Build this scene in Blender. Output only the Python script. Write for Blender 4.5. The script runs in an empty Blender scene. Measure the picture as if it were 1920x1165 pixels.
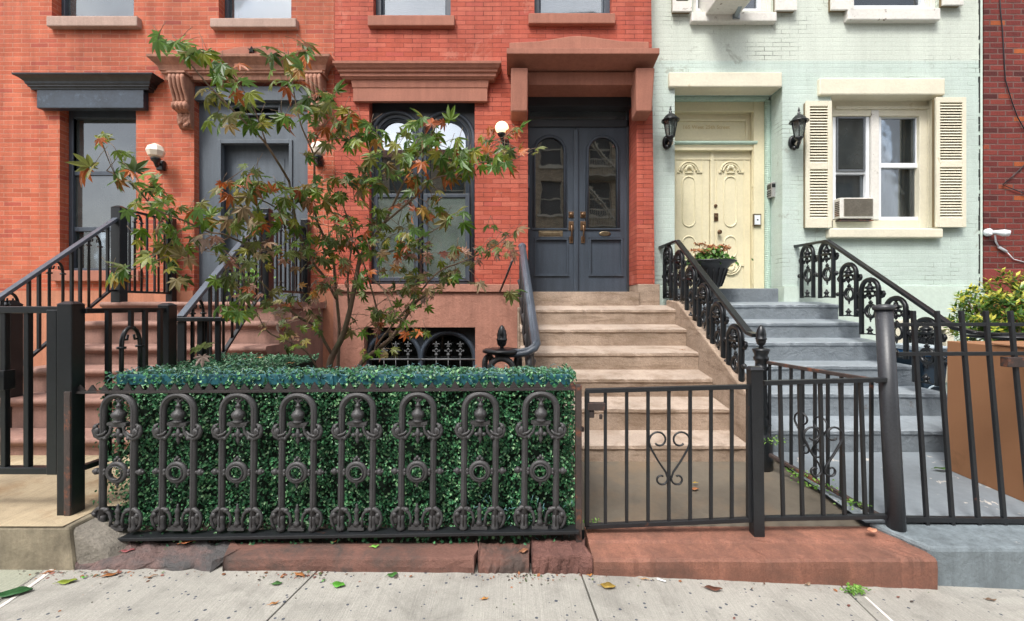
import bpy, math, random
from mathutils import Vector, Matrix
random.seed(7)
R = math.radians
sc = bpy.context.scene
COL = sc.collection
F, CX, CY, EYE = 850.0, 960.0, 572.0, 1.46      # focal length in photo pixels, horizon, eye height

def X(px, d): return (px - CX) * d / F
def Z(py, d): return EYE - (py - CY) * d / F
def P(px, py, d): return Vector((X(px, d), d, Z(py, d)))

# ------------------------------------------------------------------ mesh builder
class MB:
    def __init__(s):
        s.v = []; s.f = []; s.m = []; s.s = []
    def face(s, idx, mat=0, smooth=False):
        s.f.append(tuple(idx)); s.m.append(mat); s.s.append(smooth)
    def add(s, pts, faces, mat=0, smooth=False):
        b = len(s.v); s.v.extend(tuple(p) for p in pts)
        for f in faces: s.face([b + i for i in f], mat, smooth)
    def poly(s, pts, mat=0, smooth=False):
        s.add(pts, [range(len(pts))], mat, smooth)
    def hexa(s, p, mat=0):     # p: bottom 4 (ccw from above), top 4
        s.add(p, [(3,2,1,0),(4,5,6,7),(0,1,5,4),(1,2,6,5),(2,3,7,6),(3,0,4,7)], mat)
    def box(s, x0, x1, y0, y1, z0, z1, mat=0):
        if x0 > x1: x0, x1 = x1, x0
        if y0 > y1: y0, y1 = y1, y0
        if z0 > z1: z0, z1 = z1, z0
        s.hexa([(x0,y0,z0),(x1,y0,z0),(x1,y1,z0),(x0,y1,z0),(x0,y0,z1),(x1,y0,z1),(x1,y1,z1),(x0,y1,z1)], mat)
    def bar(s, p, q, w, h, mat=0, up=(0,0,1)):
        p = Vector(p); q = Vector(q); t = (q - p).normalized(); up = Vector(up)
        if abs(t.dot(up)) > .98: up = Vector((0,1,0))
        a = t.cross(up).normalized() * (w/2); b = a.cross(t).normalized() * (h/2)
        pts = [p-a-b, p+a-b, p+a+b, p-a+b, q-a-b, q+a-b, q+a+b, q-a+b]
        s.add(pts, [(3,2,1,0),(4,5,6,7),(0,1,5,4),(1,2,6,5),(2,3,7,6),(3,0,4,7)], mat)
    def tube(s, pts, r, n=8, mat=0, closed=False, flat=None):
        pts = [Vector(p) for p in pts]; m = len(pts)
        rr = r if isinstance(r, (list, tuple)) else [r]*m
        b = len(s.v); N = None
        for i, p in enumerate(pts):
            if closed: t = pts[(i+1) % m] - pts[i-1]
            else: t = pts[min(i+1, m-1)] - pts[max(i-1, 0)]
            t.normalize()
            if N is None:
                N = t.cross(Vector((0,1,0)))
                if N.length < .05: N = t.cross(Vector((1,0,0)))
            else:
                N = N - t*N.dot(t)
            N.normalize(); B = t.cross(N)
            for k in range(n):
                a = 2*math.pi*k/n
                o = N*math.cos(a)*rr[i] + B*math.sin(a)*rr[i]
                if flat: o = Vector((o.x*flat[0], o.y*flat[1], o.z*flat[2]))
                s.v.append(tuple(p + o))
        L = m if closed else m-1
        for i in range(L):
            j = (i+1) % m
            for k in range(n):
                k2 = (k+1) % n
                s.face((b+i*n+k, b+i*n+k2, b+j*n+k2, b+j*n+k), mat, True)
        if not closed:
            s.face([b+k for k in reversed(range(n))], mat); s.face([b+(m-1)*n+k for k in range(n)], mat)
    def lathe(s, c, prof, n=14, mat=0, sx=1, sy=1, axis='z', smooth=True):
        b = len(s.v); c = Vector(c)
        for (r, h) in prof:
            for k in range(n):
                a = 2*math.pi*k/n
                u, w = r*math.cos(a)*sx, r*math.sin(a)*sy
                o = Vector((u, w, h)) if axis == 'z' else (Vector((u, h, w)) if axis == 'y' else Vector((h, u, w)))
                s.v.append(tuple(c+o))
        for i in range(len(prof)-1):
            for k in range(n):
                k2 = (k+1) % n
                s.face((b+i*n+k, b+i*n+k2, b+(i+1)*n+k2, b+(i+1)*n+k), mat, smooth)
        s.face([b+k for k in reversed(range(n))], mat); s.face([b+(len(prof)-1)*n+k for k in range(n)], mat)
    def ell(s, c, rx, ry, rz, n=8, mat=0):
        prof = [(max(.02, math.sin(math.pi*i/6)), -math.cos(math.pi*i/6)*rz) for i in range(7)]
        s.lathe(c, [(r*rx, h) for r, h in prof], n, mat, 1, ry/rx)
    def prism(s, poly, y0, y1, mat=0):       # poly of (x,z)
        n = len(poly); b = len(s.v)
        s.v.extend((x, y0, z) for x, z in poly); s.v.extend((x, y1, z) for x, z in poly)
        s.face([b+i for i in range(n)], mat); s.face([b+n+i for i in reversed(range(n))], mat)
        for i in range(n):
            j = (i+1) % n; s.face((b+j, b+i, b+n+i, b+n+j), mat)
    def prismx(s, poly, x0, x1, mat=0):      # poly of (y,z)
        n = len(poly); b = len(s.v)
        s.v.extend((x0, y, z) for y, z in poly); s.v.extend((x1, y, z) for y, z in poly)
        s.face([b+i for i in range(n)], mat); s.face([b+n+i for i in reversed(range(n))], mat)
        for i in range(n):
            j = (i+1) % n; s.face((b+j, b+i, b+n+i, b+n+j), mat)
    def prismz(s, poly, z0, z1, mat=0):      # poly of (x,y)
        n = len(poly); b = len(s.v)
        s.v.extend((x, y, z0) for x, y in poly); s.v.extend((x, y, z1) for x, y in poly)
        s.face([b+i for i in range(n)], mat); s.face([b+n+i for i in reversed(range(n))], mat)
        for i in range(n):
            j = (i+1) % n; s.face((b+j, b+i, b+n+i, b+n+j), mat)
    def cornice(s, xl, xr, yw, prof, side=1.0, mat=0):   # prof: (out, z) from the bottom up
        b = len(s.v)
        for o, z in prof:
            so = o*side
            s.v.extend([(xl-so, yw, z), (xl-so, yw-o, z), (xr+so, yw-o, z), (xr+so, yw, z)])
        for i in range(len(prof)-1):
            for k in range(3):
                s.face((b+4*i+k, b+4*i+k+1, b+4*i+5+k, b+4*i+4+k), mat)
        s.face((b+3,b+2,b+1,b), mat); e = b+4*(len(prof)-1); s.face((e,e+1,e+2,e+3), mat)
        # close the back
        for i in range(len(prof)-1): s.face((b+4*i+3, b+4*i, b+4*i+4, b+4*i+7), mat)
    def wall(s, x0, x1, z0, z1, yf, yb, ops=(), mat=0):
        xs = sorted({x0, x1, *[o[0] for o in ops], *[o[1] for o in ops]})
        zs = sorted({z0, z1, *[o[2] for o in ops], *[o[3] for o in ops]})
        xs = [x for x in xs if x0 <= x <= x1]; zs = [z for z in zs if z0 <= z <= z1]
        def hole(xa, za):
            return any(o[0] < xa < o[1] and o[2] < za < o[3] for o in ops)
        for i in range(len(xs)-1):
            for j in range(len(zs)-1):
                if hole((xs[i]+xs[i+1])/2, (zs[j]+zs[j+1])/2): continue
                a, b, c, d = xs[i], xs[i+1], zs[j], zs[j+1]
                s.poly([(a,yf,c),(b,yf,c),(b,yf,d),(a,yf,d)], mat)
                s.poly([(b,yb,c),(a,yb,c),(a,yb,d),(b,yb,d)], mat)
                if d == z1: s.poly([(a,yf,z1),(b,yf,z1),(b,yb,z1),(a,yb,z1)], mat)
                if c == z0: s.poly([(b,yf,z0),(a,yf,z0),(a,yb,z0),(b,yb,z0)], mat)
        for (a, b, c, d) in ops:
            d2 = min(d, z1); c2 = max(c, z0)
            s.poly([(a,yf,c2),(a,yf,d2),(a,yb,d2),(a,yb,c2)], mat)
            s.poly([(b,yf,d2),(b,yf,c2),(b,yb,c2),(b,yb,d2)], mat)
            if d < z1: s.poly([(a,yf,d),(b,yf,d),(b,yb,d),(a,yb,d)], mat)
            if c > z0: s.poly([(b,yf,c),(a,yf,c),(a,yb,c),(b,yb,c)], mat)
        s.poly([(x0,yb,z0),(x0,yf,z0),(x0,yf,z1),(x0,yb,z1)], mat)
        s.poly([(x1,yf,z0),(x1,yb,z0),(x1,yb,z1),(x1,yf,z1)], mat)
    def archplate(s, x0, x1, z0, z1, ox0, ox1, oz0, osp, y0, y1, mat=0, n=14):
        # plate with one round-headed opening; y0 front, y1 back
        r = (ox1-ox0)/2; c = (ox0+ox1)/2
        s.box(x0, ox0, y0, y1, z0, z1, mat); s.box(ox1, x1, y0, y1, z0, z1, mat)
        if oz0 > z0: s.box(ox0, ox1, y0, y1, z0, oz0, mat)
        pts = [(c - r*math.cos(math.pi*i/n), osp + r*math.sin(math.pi*i/n)) for i in range(n+1)]
        for i in range(n):
            (a, za), (b, zb) = pts[i], pts[i+1]
            s.poly([(a,y0,za),(b,y0,zb),(b,y0,z1),(a,y0,z1)], mat)
            s.poly([(a,y1,za),(a,y1,z1),(b,y1,z1),(b,y1,zb)], mat)
            s.poly([(a,y0,za),(a,y1,za),(b,y1,zb),(b,y0,zb)], mat)
            s.poly([(a,y0,z1),(b,y0,z1),(b,y1,z1),(a,y1,z1)], mat)
    def archpane(s, ox0, ox1, oz0, osp, y, th=.006, mat=0, n=14):
        r = (ox1-ox0)/2; c = (ox0+ox1)/2
        poly = [(ox0, oz0), (ox1, oz0)] + [(c + r*math.cos(math.pi*i/n), osp + r*math.sin(math.pi*i/n)) for i in range(n+1)]
        s.prism(poly, y, y+th, mat)
    def xform(s, M):
        s.v = [tuple(M @ Vector(p)) for p in s.v]; return s
    def build(s, name, mats, parent=None, bevel=0, local=False, seg=2):
        me = bpy.data.meshes.new(name)
        off = Vector((0,0,0)) if (parent is None or local) else WLOC[parent.name]
        me.from_pydata([tuple(Vector(p)-off) for p in s.v], [], s.f)
        if not isinstance(mats, (list, tuple)): mats = [mats]
        for m in mats: me.materials.append(m)
        me.polygons.foreach_set('material_index', s.m)
        me.polygons.foreach_set('use_smooth', s.s)
        me.update()
        o = bpy.data.objects.new(name, me); COL.objects.link(o)
        if parent is not None: o.parent = parent
        WLOC[o.name] = off
        if bevel:
            b = o.modifiers.new('bevel', 'BEVEL'); b.width = bevel; b.segments = seg; b.limit_method = 'ANGLE'; b.angle_limit = R(40)
            b.harden_normals = False
        return o
WLOC = {}

def tag(o, label=None, cat=None, group=None, kind=None):
    if label: o['label'] = label
    if cat: o['category'] = cat
    if group: o['group'] = group
    if kind: o['kind'] = kind
    return o
def thing(name, label, cat, loc, group=None):
    o = bpy.data.objects.new(name, None); COL.objects.link(o)
    o.location = loc; o.empty_display_size = .1
    WLOC[o.name] = Vector(loc)
    return tag(o, label, cat, group)
def solo(name, mb, mats, label, cat, group=None, bevel=0):       # a thing that is one mesh, origin at its base
    xs = [p[0] for p in mb.v]; ys = [p[1] for p in mb.v]; zs = [p[2] for p in mb.v]
    c = Vector(((min(xs)+max(xs))/2, (min(ys)+max(ys))/2, min(zs)))
    mb.v = [tuple(Vector(p)-c) for p in mb.v]
    o = mb.build(name, mats, None, bevel); o.location = c
    return tag(o, label, cat, group)
def struct(name, mb, mats, bevel=0):
    o = mb.build(name, mats, None, bevel); o['kind'] = 'structure'; return o
def copy_tree(o, parent=None):
    c = o.copy(); COL.objects.link(c); c.parent = parent
    for ch in list(o.children): copy_tree(ch, c)
    return c

# ------------------------------------------------------------------ materials
def nodes(name):
    m = bpy.data.materials.new(name); m.use_nodes = True
    nt = m.node_tree; nt.nodes.clear()
    out = nt.nodes.new('ShaderNodeOutputMaterial'); b = nt.nodes.new('ShaderNodeBsdfPrincipled')
    nt.links.new(b.outputs[0], out.inputs[0])
    def N(t, **kw):
        n = nt.nodes.new('ShaderNode'+t)
        for k, v in kw.items():
            if k in n.inputs.keys(): n.inputs[k].default_value = v
            else: setattr(n, k, v)
        return n
    L = nt.links.new
    return m, b, N, L
def c4(c): return (c[0], c[1], c[2], 1)
def s2l(r, g, b):
    f = lambda v: (v/255/12.92) if v/255 <= .04045 else ((v/255+.055)/1.055)**2.4
    return (f(r), f(g), f(b))
def coords(N, L):
    tc = N('TexCoord'); oi = N('ObjectInfo')
    mul = N('Math', operation='MULTIPLY'); L(oi.outputs['Random'], mul.inputs[0]); mul.inputs[1].default_value = 17.0
    ad = N('VectorMath', operation='ADD'); L(tc.outputs['Object'], ad.inputs[0]); L(mul.outputs[0], ad.inputs[1])
    return ad.outputs[0]
def noise(N, L, vec, scale, detail=5, rough=.6, dist=0):
    n = N('TexNoise'); n.inputs['Scale'].default_value = scale; n.inputs['Detail'].default_value = detail
    n.inputs['Roughness'].default_value = rough; n.inputs['Distortion'].default_value = dist
    L(vec, n.inputs['Vector']); return n.outputs['Fac']
def ramp(N, L, fac, stops):
    r = N('ValToRGB'); e = r.color_ramp.elements
    e[0].position, e[0].color = stops[0][0], c4(stops[0][1]); e[1].position, e[1].color = stops[1][0], c4(stops[1][1])
    for p, c in stops[2:]:
        k = e.new(p); k.color = c4(c)
    L(fac, r.inputs[0]); return r.outputs[0]
def mix(N, L, fac, a, b, blend='MIX'):
    n = N('Mix', data_type='RGBA', blend_type=blend)
    for sock, val in ((n.inputs[0], fac), (n.inputs[6], a), (n.inputs[7], b)):
        if hasattr(val, 'links') or hasattr(val, 'is_linked'): L(val, sock)
        elif isinstance(val, (int, float)): sock.default_value = val
        else: sock.default_value = c4(val)
    return n.outputs[2]
def g(v): return (v, v, v)
def bumpn(N, L, b, h, strength, dist):
    n = N('Bump'); n.inputs['Strength'].default_value = strength; n.inputs['Distance'].default_value = dist
    L(h, n.inputs['Height']); L(n.outputs[0], b.inputs['Normal']); return n
def sc3(c, k): return tuple(min(1, v*k) for v in c)

def mat(name, col, rough=.7, var=.2, vs=3.0, fs=40.0, fvar=.12, bump=.3, bd=.01, metal=0, col2=None, c2thr=.62, c2s=4.0, c2w=.06, streak=0, spec=.5, band=0, bcol=None, bump2=0):
    """A surface of one colour with broad and fine variation, optional patches of a second colour."""
    m, b, N, L = nodes(name); v = coords(N, L)
    n1 = noise(N, L, v, vs, 6, .6); n2 = noise(N, L, v, fs, 4, .7)
    c = ramp(N, L, n1, [(.28, sc3(col, 1-var)), (.72, sc3(col, 1+var))])
    f = ramp(N, L, n2, [(.3, g(1-fvar)), (.7, g(1+fvar))])
    c = mix(N, L, 1.0, c, f, 'MULTIPLY')
    if streak:
        mp = N('Mapping'); mp.inputs['Scale'].default_value = (9, 9, .7); L(v, mp.inputs[0])
        n4 = noise(N, L, mp.outputs[0], 1.6, 5, .65)
        c = mix(N, L, 1.0, c, ramp(N, L, n4, [(.35, g(1-streak)), (.62, g(1))]), 'MULTIPLY')
    if band:
        mp = N('Mapping'); mp.inputs['Scale'].default_value = (1.1, 1.1, 7); L(v, mp.inputs[0])
        n5 = noise(N, L, mp.outputs[0], 1.7, 8, .7, .4)
        c = mix(N, L, ramp(N, L, n5, [(.5, g(0)), (.66, g(band))]), c, bcol or sc3(col, .5))
    if col2:
        n3 = noise(N, L, v, c2s, 8, .7, .3)
        k = ramp(N, L, n3, [(c2thr-c2w, g(0)), (c2thr+c2w, g(1))])
        c = mix(N, L, k, c, col2)
    L(c, b.inputs['Base Color']); b.inputs['Roughness'].default_value = rough; b.inputs['Metallic'].default_value = metal
    b.inputs['Specular IOR Level'].default_value = spec
    if bump:
        hh_ = n2
        if bump2:
            n6 = noise(N, L, v, bump2, 6, .65, .5); ma_ = N('Math', operation='MULTIPLY_ADD'); L(n6, ma_.inputs[0]); ma_.inputs[1].default_value = 3.0; L(n2, ma_.inputs[2]); hh_ = ma_.outputs[0]
        bumpn(N, L, b, hh_, bump, bd)
    return m

def brick(name, cols, mortar, bw=.222, rh=.0567, ms=.006, mrough=.8, bump=.6, stain=.25, mortar_mask=None, upper=None, patch=None):
    m, b, N, L = nodes(name); v = coords(N, L) if False else N('TexCoord').outputs['Object']
    sp = N('SeparateXYZ'); L(v, sp.inputs[0])
    ad = N('Math', operation='ADD'); L(sp.outputs[0], ad.inputs[0]); L(sp.outputs[1], ad.inputs[1])
    nz = noise(N, L, v, 1.3, 3, .5); nzs = N('Math', operation='MULTIPLY_ADD'); L(nz, nzs.inputs[0]); nzs.inputs[1].default_value = .02; L(sp.outputs[2], nzs.inputs[2])
    nz2 = noise(N, L, v, 30, 3, .6); nz2s = N('Math', operation='MULTIPLY_ADD'); L(nz2, nz2s.inputs[0]); nz2s.inputs[1].default_value = .006; L(nzs.outputs[0], nz2s.inputs[2])
    cb = N('CombineXYZ'); L(ad.outputs[0], cb.inputs[0]); L(nz2s.outputs[0], cb.inputs[1])
    bt = N('TexBrick'); bt.offset = .5; bt.inputs['Scale'].default_value = 1
    bt.inputs['Color1'].default_value = (0,0,0,1); bt.inputs['Color2'].default_value = (1,1,1,1); bt.inputs['Mortar'].default_value = (.5,.5,.5,1)
    bt.inputs['Brick Width'].default_value = bw; bt.inputs['Row Height'].default_value = rh
    bt.inputs['Mortar Size'].default_value = ms; bt.inputs['Mortar Smooth'].default_value = .4; bt.inputs['Bias'].default_value = 0
    L(cb.outputs[0], bt.inputs['Vector'])
    c = ramp(N, L, bt.outputs['Color'], cols)
    fac = bt.outputs['Fac']
    if mortar_mask:
        nm = noise(N, L, v, mortar_mask[0], 6, .7)
        k = ramp(N, L, nm, [(mortar_mask[1]-.06, g(mortar_mask[2])), (mortar_mask[1]+.08, g(1))])
        mm = N('Math', operation='MULTIPLY'); L(fac, mm.inputs[0]); L(k, mm.inputs[1]); fac2 = mm.outputs[0]
    else: fac2 = fac
    if upper:
        r = N('MapRange'); L(nzs.outputs[0], r.inputs[0]); r.inputs[1].default_value = upper[0]; r.inputs[2].default_value = upper[0]+.03
        c = mix(N, L, r.outputs[0], c, upper[1])
    c = mix(N, L, fac2, c, mortar)
    n1 = noise(N, L, v, .9, 6, .65); n2 = noise(N, L, v, 55, 4, .7)
    mp = N('Mapping'); mp.inputs['Scale'].default_value = (6, 6, .5); L(v, mp.inputs[0]); n3 = noise(N, L, mp.outputs[0], 1.2, 5, .6)
    c = mix(N, L, 1.0, c, ramp(N, L, n1, [(.3, g(1-stain)), (.7, g(1+stain*.6))]), 'MULTIPLY')
    c = mix(N, L, 1.0, c, ramp(N, L, n2, [(.3, g(.88)), (.7, g(1.1))]), 'MULTIPLY')
    c = mix(N, L, 1.0, c, ramp(N, L, n3, [(.34, g(1-stain*.7)), (.55, g(1))]), 'MULTIPLY')
    if patch:
        np_ = noise(N, L, v, patch[1], 9, .72, .4)
        c = mix(N, L, ramp(N, L, np_, [(patch[2], g(0)), (patch[2]+.05, g(patch[3]))]), c, patch[0])
    L(c, b.inputs['Base Color']); b.inputs['Roughness'].default_value = mrough
    b.inputs['Specular IOR Level'].default_value = .35
    h = N('Math', operation='MULTIPLY_ADD'); L(fac, h.inputs[0]); h.inputs[1].default_value = -1.0; L(n2, h.inputs[2])
    bumpn(N, L, b, h.outputs[0], bump, .006)
    return m

def glass(name, tint, refl=.45, rough=.02, see=.6, tex=None, dm=.25):
    """Window glass: reflective film over partly see-through pane."""
    m, b, N, L = nodes(name); nt = m.node_tree; nt.nodes.remove(b)
    out = [n for n in nt.nodes if n.type == 'OUTPUT_MATERIAL'][0]
    gl = N('BsdfGlossy'); gl.inputs['Roughness'].default_value = rough; gl.inputs['Color'].default_value = (.9,.95,1,1)
    tr = N('BsdfTransparent'); tr.inputs['Color'].default_value = (see, see, see, 1)
    df = N('BsdfDiffuse'); df.inputs['Color'].default_value = c4(tint)
    a = N('MixShader'); a.inputs[0].default_value = dm if see > .2 else .9; L(tr.outputs[0], a.inputs[1]); L(df.outputs[0], a.inputs[2])
    vv = N('TexCoord').outputs['Object']; L(mix(N, L, 1, tint, ramp(N, L, noise(N, L, vv, 2.4, 7, .65, .5), [(.3, g(.62)), (.7, g(1.35))]), 'MULTIPLY'), df.inputs['Color'])
    fr = N('Fresnel'); fr.inputs['IOR'].default_value = 1.5
    ma = N('Math', operation='ADD'); L(fr.outputs[0], ma.inputs[0]); ma.inputs[1].default_value = refl
    v = N('TexCoord').outputs['Object']
    bn = N('Bump'); bn.inputs['Strength'].default_value = .06; bn.inputs['Distance'].default_value = .02
    L(noise(N, L, v, 2.2, 2, .5), bn.inputs['Height']); L(bn.outputs[0], gl.inputs['Normal'])
    z = N('MixShader'); L(ma.outputs[0], z.inputs[0]); L(a.outputs[0], z.inputs[1]); L(gl.outputs[0], z.inputs[2])
    L(z.outputs[0], out.inputs[0]); return m

def leafmat(name, stops, rough=.5, trans=.25, under=None, spec=.5):
    m, b, N, L = nodes(name); nt = m.node_tree
    out = [n for n in nt.nodes if n.type == 'OUTPUT_MATERIAL'][0]
    ge = N('NewGeometry'); c = ramp(N, L, ge.outputs['Random Per Island'], stops)
    v = N('TexCoord').outputs['Object']
    n1 = noise(N, L, v, 25, 3, .6)
    c = mix(N, L, 1.0, c, ramp(N, L, n1, [(.3, g(.75)), (.7, g(1.2))]), 'MULTIPLY')
    if under: c = mix(N, L, ge.outputs['Backfacing'], c, under)
    L(c, b.inputs['Base Color']); b.inputs['Roughness'].default_value = rough; b.inputs['Specular IOR Level'].default_value = spec
    tl = N('BsdfTranslucent'); L(c, tl.inputs['Color'])
    mx = N('MixShader'); mx.inputs[0].default_value = trans; L(b.outputs[0], mx.inputs[1]); L(tl.outputs[0], mx.inputs[2])
    L(mx.outputs[0], out.inputs[0]); return m

def emit(name, col, strength, base):
    m, b, N, L = nodes(name); b.inputs['Base Color'].default_value = c4(base); b.inputs['Roughness'].default_value = .3
    b.inputs['Emission Color'].default_value = c4(col); b.inputs['Emission Strength'].default_value = strength; return m

M = {}
M['brick_left'] = brick('orange_brick', [(0, s2l(172,86,60)), (.3, s2l(185,96,68)), (.7, s2l(194,106,78)), (.92, s2l(184,92,68)), (1, s2l(160,74,60))], s2l(186,130,108), ms=.005, stain=.34, patch=(s2l(196,132,112), 1.6, .6, .2))
M['brick_mid'] = brick('red_painted_brick', [(0, s2l(166,78,58)), (.5, s2l(176,86,68)), (.85, s2l(184,98,78)), (1, s2l(168,78,66))], s2l(118,54,44), ms=.0045, stain=.24, mortar_mask=(5,.48,.5), bump=.7, patch=(s2l(190,124,106), 1.7, .58, .4))
M['brick_green'] = brick('mint_painted_brick', [(0, s2l(187,202,193)), (.5, s2l(193,207,199)), (1, s2l(190,204,196))], s2l(112,120,110), ms=.005, stain=.1, mortar_mask=(1.6,.6,.06), upper=(4.56, s2l(202,209,198)), bump=.45, patch=(s2l(140,142,130), 2.3, .61, .55))
M['brick_red'] = brick('dark_red_brick', [(0, s2l(74,32,30)), (.15, s2l(104,42,38)), (.6, s2l(120,50,44)), (.93, s2l(128,56,46)), (.955, s2l(160,80,42)), (1, s2l(164,84,44))], s2l(112,84,78), bw=.205, rh=.074, ms=.0095, stain=.2, bump=1.0)
M['brick_tan'] = brick('tan_brick', [(0, s2l(120,104,84)), (.5, s2l(142,124,100)), (1, s2l(156,138,112))], s2l(120,112,100), stain=.2)
M['brownstone'] = mat('brownstone_trim', s2l(158,104,86), .85, .14, 2.2, 60, .1, .25, .006, streak=.15)
M['brownstone_old'] = mat('old_brownstone', s2l(164,118,98), .85, .2, 3, 40, .14, .4, .008, streak=.3)
M['base_pink'] = mat('pink_stucco', s2l(170,119,101), .85, .18, 1.6, 50, .12, .5, .008, col2=s2l(136,96,82), c2thr=.6, c2s=1.6, c2w=.14, streak=.2, bump2=8)
M['base_left'] = mat('orange_stucco', s2l(174,116,90), .85, .14, 1.6, 50, .1, .35, .006, streak=.2)
M['stoop_tan'] = mat('tan_stone', s2l(160,141,124), .85, .2, 2.6, 60, .16, .6, .008, col2=s2l(116,96,78), c2thr=.6, c2s=1.8, c2w=.16, streak=.07, band=.75, bcol=s2l(104,84,64), bump2=9)
M['tread_tan'] = mat('tan_tread_stone', s2l(168,152,138), .85, .16, 2.4, 70, .14, .5, .008, col2=s2l(136,118,102), c2thr=.58, c2s=3.5, c2w=.1, bump2=9)  # lighter tone for the treads than for the risers
M['stoop_brown'] = mat('rosy_brownstone', s2l(144,110,98), .82, .16, 2.5, 70, .12, .3, .006, streak=.22)
M['grey_paint'] = mat('grey_floor_paint', s2l(114,122,128), .55, .16, 2.2, 14, .08, .65, .012, col2=s2l(92,84,78), c2thr=.68, c2s=4, c2w=.04, band=.1, bcol=s2l(84,88,92), bump2=9)
M['grey_floor'] = mat('peeling_grey_paint', s2l(124,132,138), .55, .12, 2.0, 22, .08, .4, .006, col2=s2l(196,190,182), c2thr=.635, c2s=5.5, c2w=.008)
M['cream'] = mat('cream_paint', s2l(217,208,176), .55, .07, 2.5, 30, .05, .3, .005)
M['cream_trim'] = mat('pale_cream_paint', s2l(216,210,189), .55, .08, 2.5, 30, .05, .5, .006, col2=s2l(176,160,120), c2thr=.7, c2s=5)
M['mint'] = mat('mint_paint', s2l(172,194,180), .6, .08, 3, 30, .06, .4, .005)
M['mint_pale'] = mat('pale_mint_stucco', s2l(194,208,197), .65, .1, 1.5, 18, .06, .5, .008, col2=s2l(160,168,152), c2thr=.68, c2s=4)
M['white_old'] = mat('flaking_white_paint', s2l(214,211,204), .6, .08, 3, 30, .08, .5, .006, col2=s2l(120,104,88), c2thr=.655, c2s=8, c2w=.02)
M['white'] = mat('white_vinyl', s2l(222,226,230), .35, .04, 3, 30, .03, .1, .003)
M['slate'] = mat('slate_blue_paint', s2l(62,71,82), .42, .16, 2.5, 60, .14, .2, .003, streak=.25, col2=s2l(110,112,114), c2thr=.72, c2s=12, c2w=.03)
M['slate_lt'] = mat('blue_grey_paint', s2l(84,93,102), .5, .14, 2.0, 50, .1, .25, .004, streak=.2)
M['slate_dk'] = mat('dark_window_paint', s2l(46,50,55), .4, .15, 3, 50, .1, .2, .003)
M['black_cornice'] = mat('black_cornice_paint', s2l(40,44,50), .35, .25, 4, 50, .2, .3, .004, streak=.45)
M['frieze'] = mat('dark_blue_frieze_paint', s2l(46,56,68), .4, .3, 3, 30, .2, .2, .003, col2=s2l(74,88,104), c2thr=.62, c2s=5)
M['rail_top'] = mat('sky_sheen_rail', s2l(76,84,94), .3, .2, 5, 60, .2, .15, .002)  # paler blue-grey: the sky's sheen on black rails, put into the colour
M['iron'] = mat('glossy_black_iron', s2l(23,26,29), .3, .2, 5, 60, .2, .15, .002)
M['cast'] = mat('weathered_cast_iron', s2l(58,57,58), .52, .25, 8, 120, .25, .5, .003, col2=s2l(104,70,54), c2thr=.75, c2s=14, c2w=.03)
M['rail_iron'] = mat('rusting_black_iron', s2l(29,31,34), .42, .22, 6, 90, .2, .3, .003, col2=s2l(98,58,40), c2thr=.69, c2s=9, c2w=.04)
M['rust_iron'] = mat('rusty_iron', s2l(60,50,47), .6, .25, 6, 90, .2, .4, .003, col2=s2l(124,72,48), c2thr=.58, c2s=8, c2w=.06)
M['brass'] = mat('tarnished_brass', s2l(128,114,92), .35, .25, 20, 90, .2, .2, .002, metal=.8)
M['darkbrass'] = mat('dark_bronze', s2l(110,86,64), .4, .25, 20, 90, .2, .2, .002, metal=.7)
M['dark'] = mat('dark_interior', s2l(22,22,24), .9, .1, 2, 10, .05, 0)
M['room'] = mat('dim_room', s2l(64,62,60), .9, .1, 2, 10, .05, 0)
M['curtain'] = mat('sheer_curtain', s2l(206,212,206), .9, .05, 3, 30, .03, 0)
M['blind'] = mat('pale_blind', s2l(168,180,188), .8, .05, 3, 30, .03, 0)
M['screen_pane'] = glass('screened_glass', s2l(60,64,64), .07, .05, .15)
M['pane_low'] = glass('lower_sash_glass', s2l(112,124,118), .08, .03, .9, dm=.55)
M['transom'] = glass('transom_glass', s2l(86,94,98), .03, .05, .8, dm=.6)
M['door_pane'] = glass('door_glass', s2l(60,62,58), .44, .02, .55)
M['teal_curtain'] = mat('teal_curtain', s2l(120,160,168), .9, .1, 3, 30, .05, 0)
M['grey_curtain'] = mat('grey_curtain', s2l(206,212,216), .9, .1, 3, 30, .05, 0)
M['louvre_shadow'] = mat('louvre_shade_brown', s2l(120,104,76), .8, .1)  # brown tone standing for the shadow between the louvres
M['grille'] = mat('grey_window_grille', s2l(96,98,100), .5, .15, 8, 80, .15, 0)
M['pane_curt'] = glass('curtained_glass', s2l(70,80,84), .06, .015, .92)
M['clear_low'] = glass('clear_glass', s2l(70,80,80), .03, .03, .9)
M['pane'] = glass('window_glass', s2l(60,70,70), .34, .008, .7)
M['pane_sky'] = glass('bright_window_glass', s2l(120,130,134), .10, .03, .85)
M['pane_dim'] = glass('dim_window_glass', s2l(36,42,46), .07, .02, .6)
M['pane_dark'] = glass('dark_glass', s2l(30,32,30), .10, .03, .35)
M['sill_stone'] = mat('pale_sill_stone', s2l(168,142,130), .85, .14, 3, 50, .12, .3, .006, streak=.15)
M['ribbed'] = mat('ribbed_green_screen', s2l(212,222,206), .5, .06, 2, 40, .05, 0)
EXPO = 1.0
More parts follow.
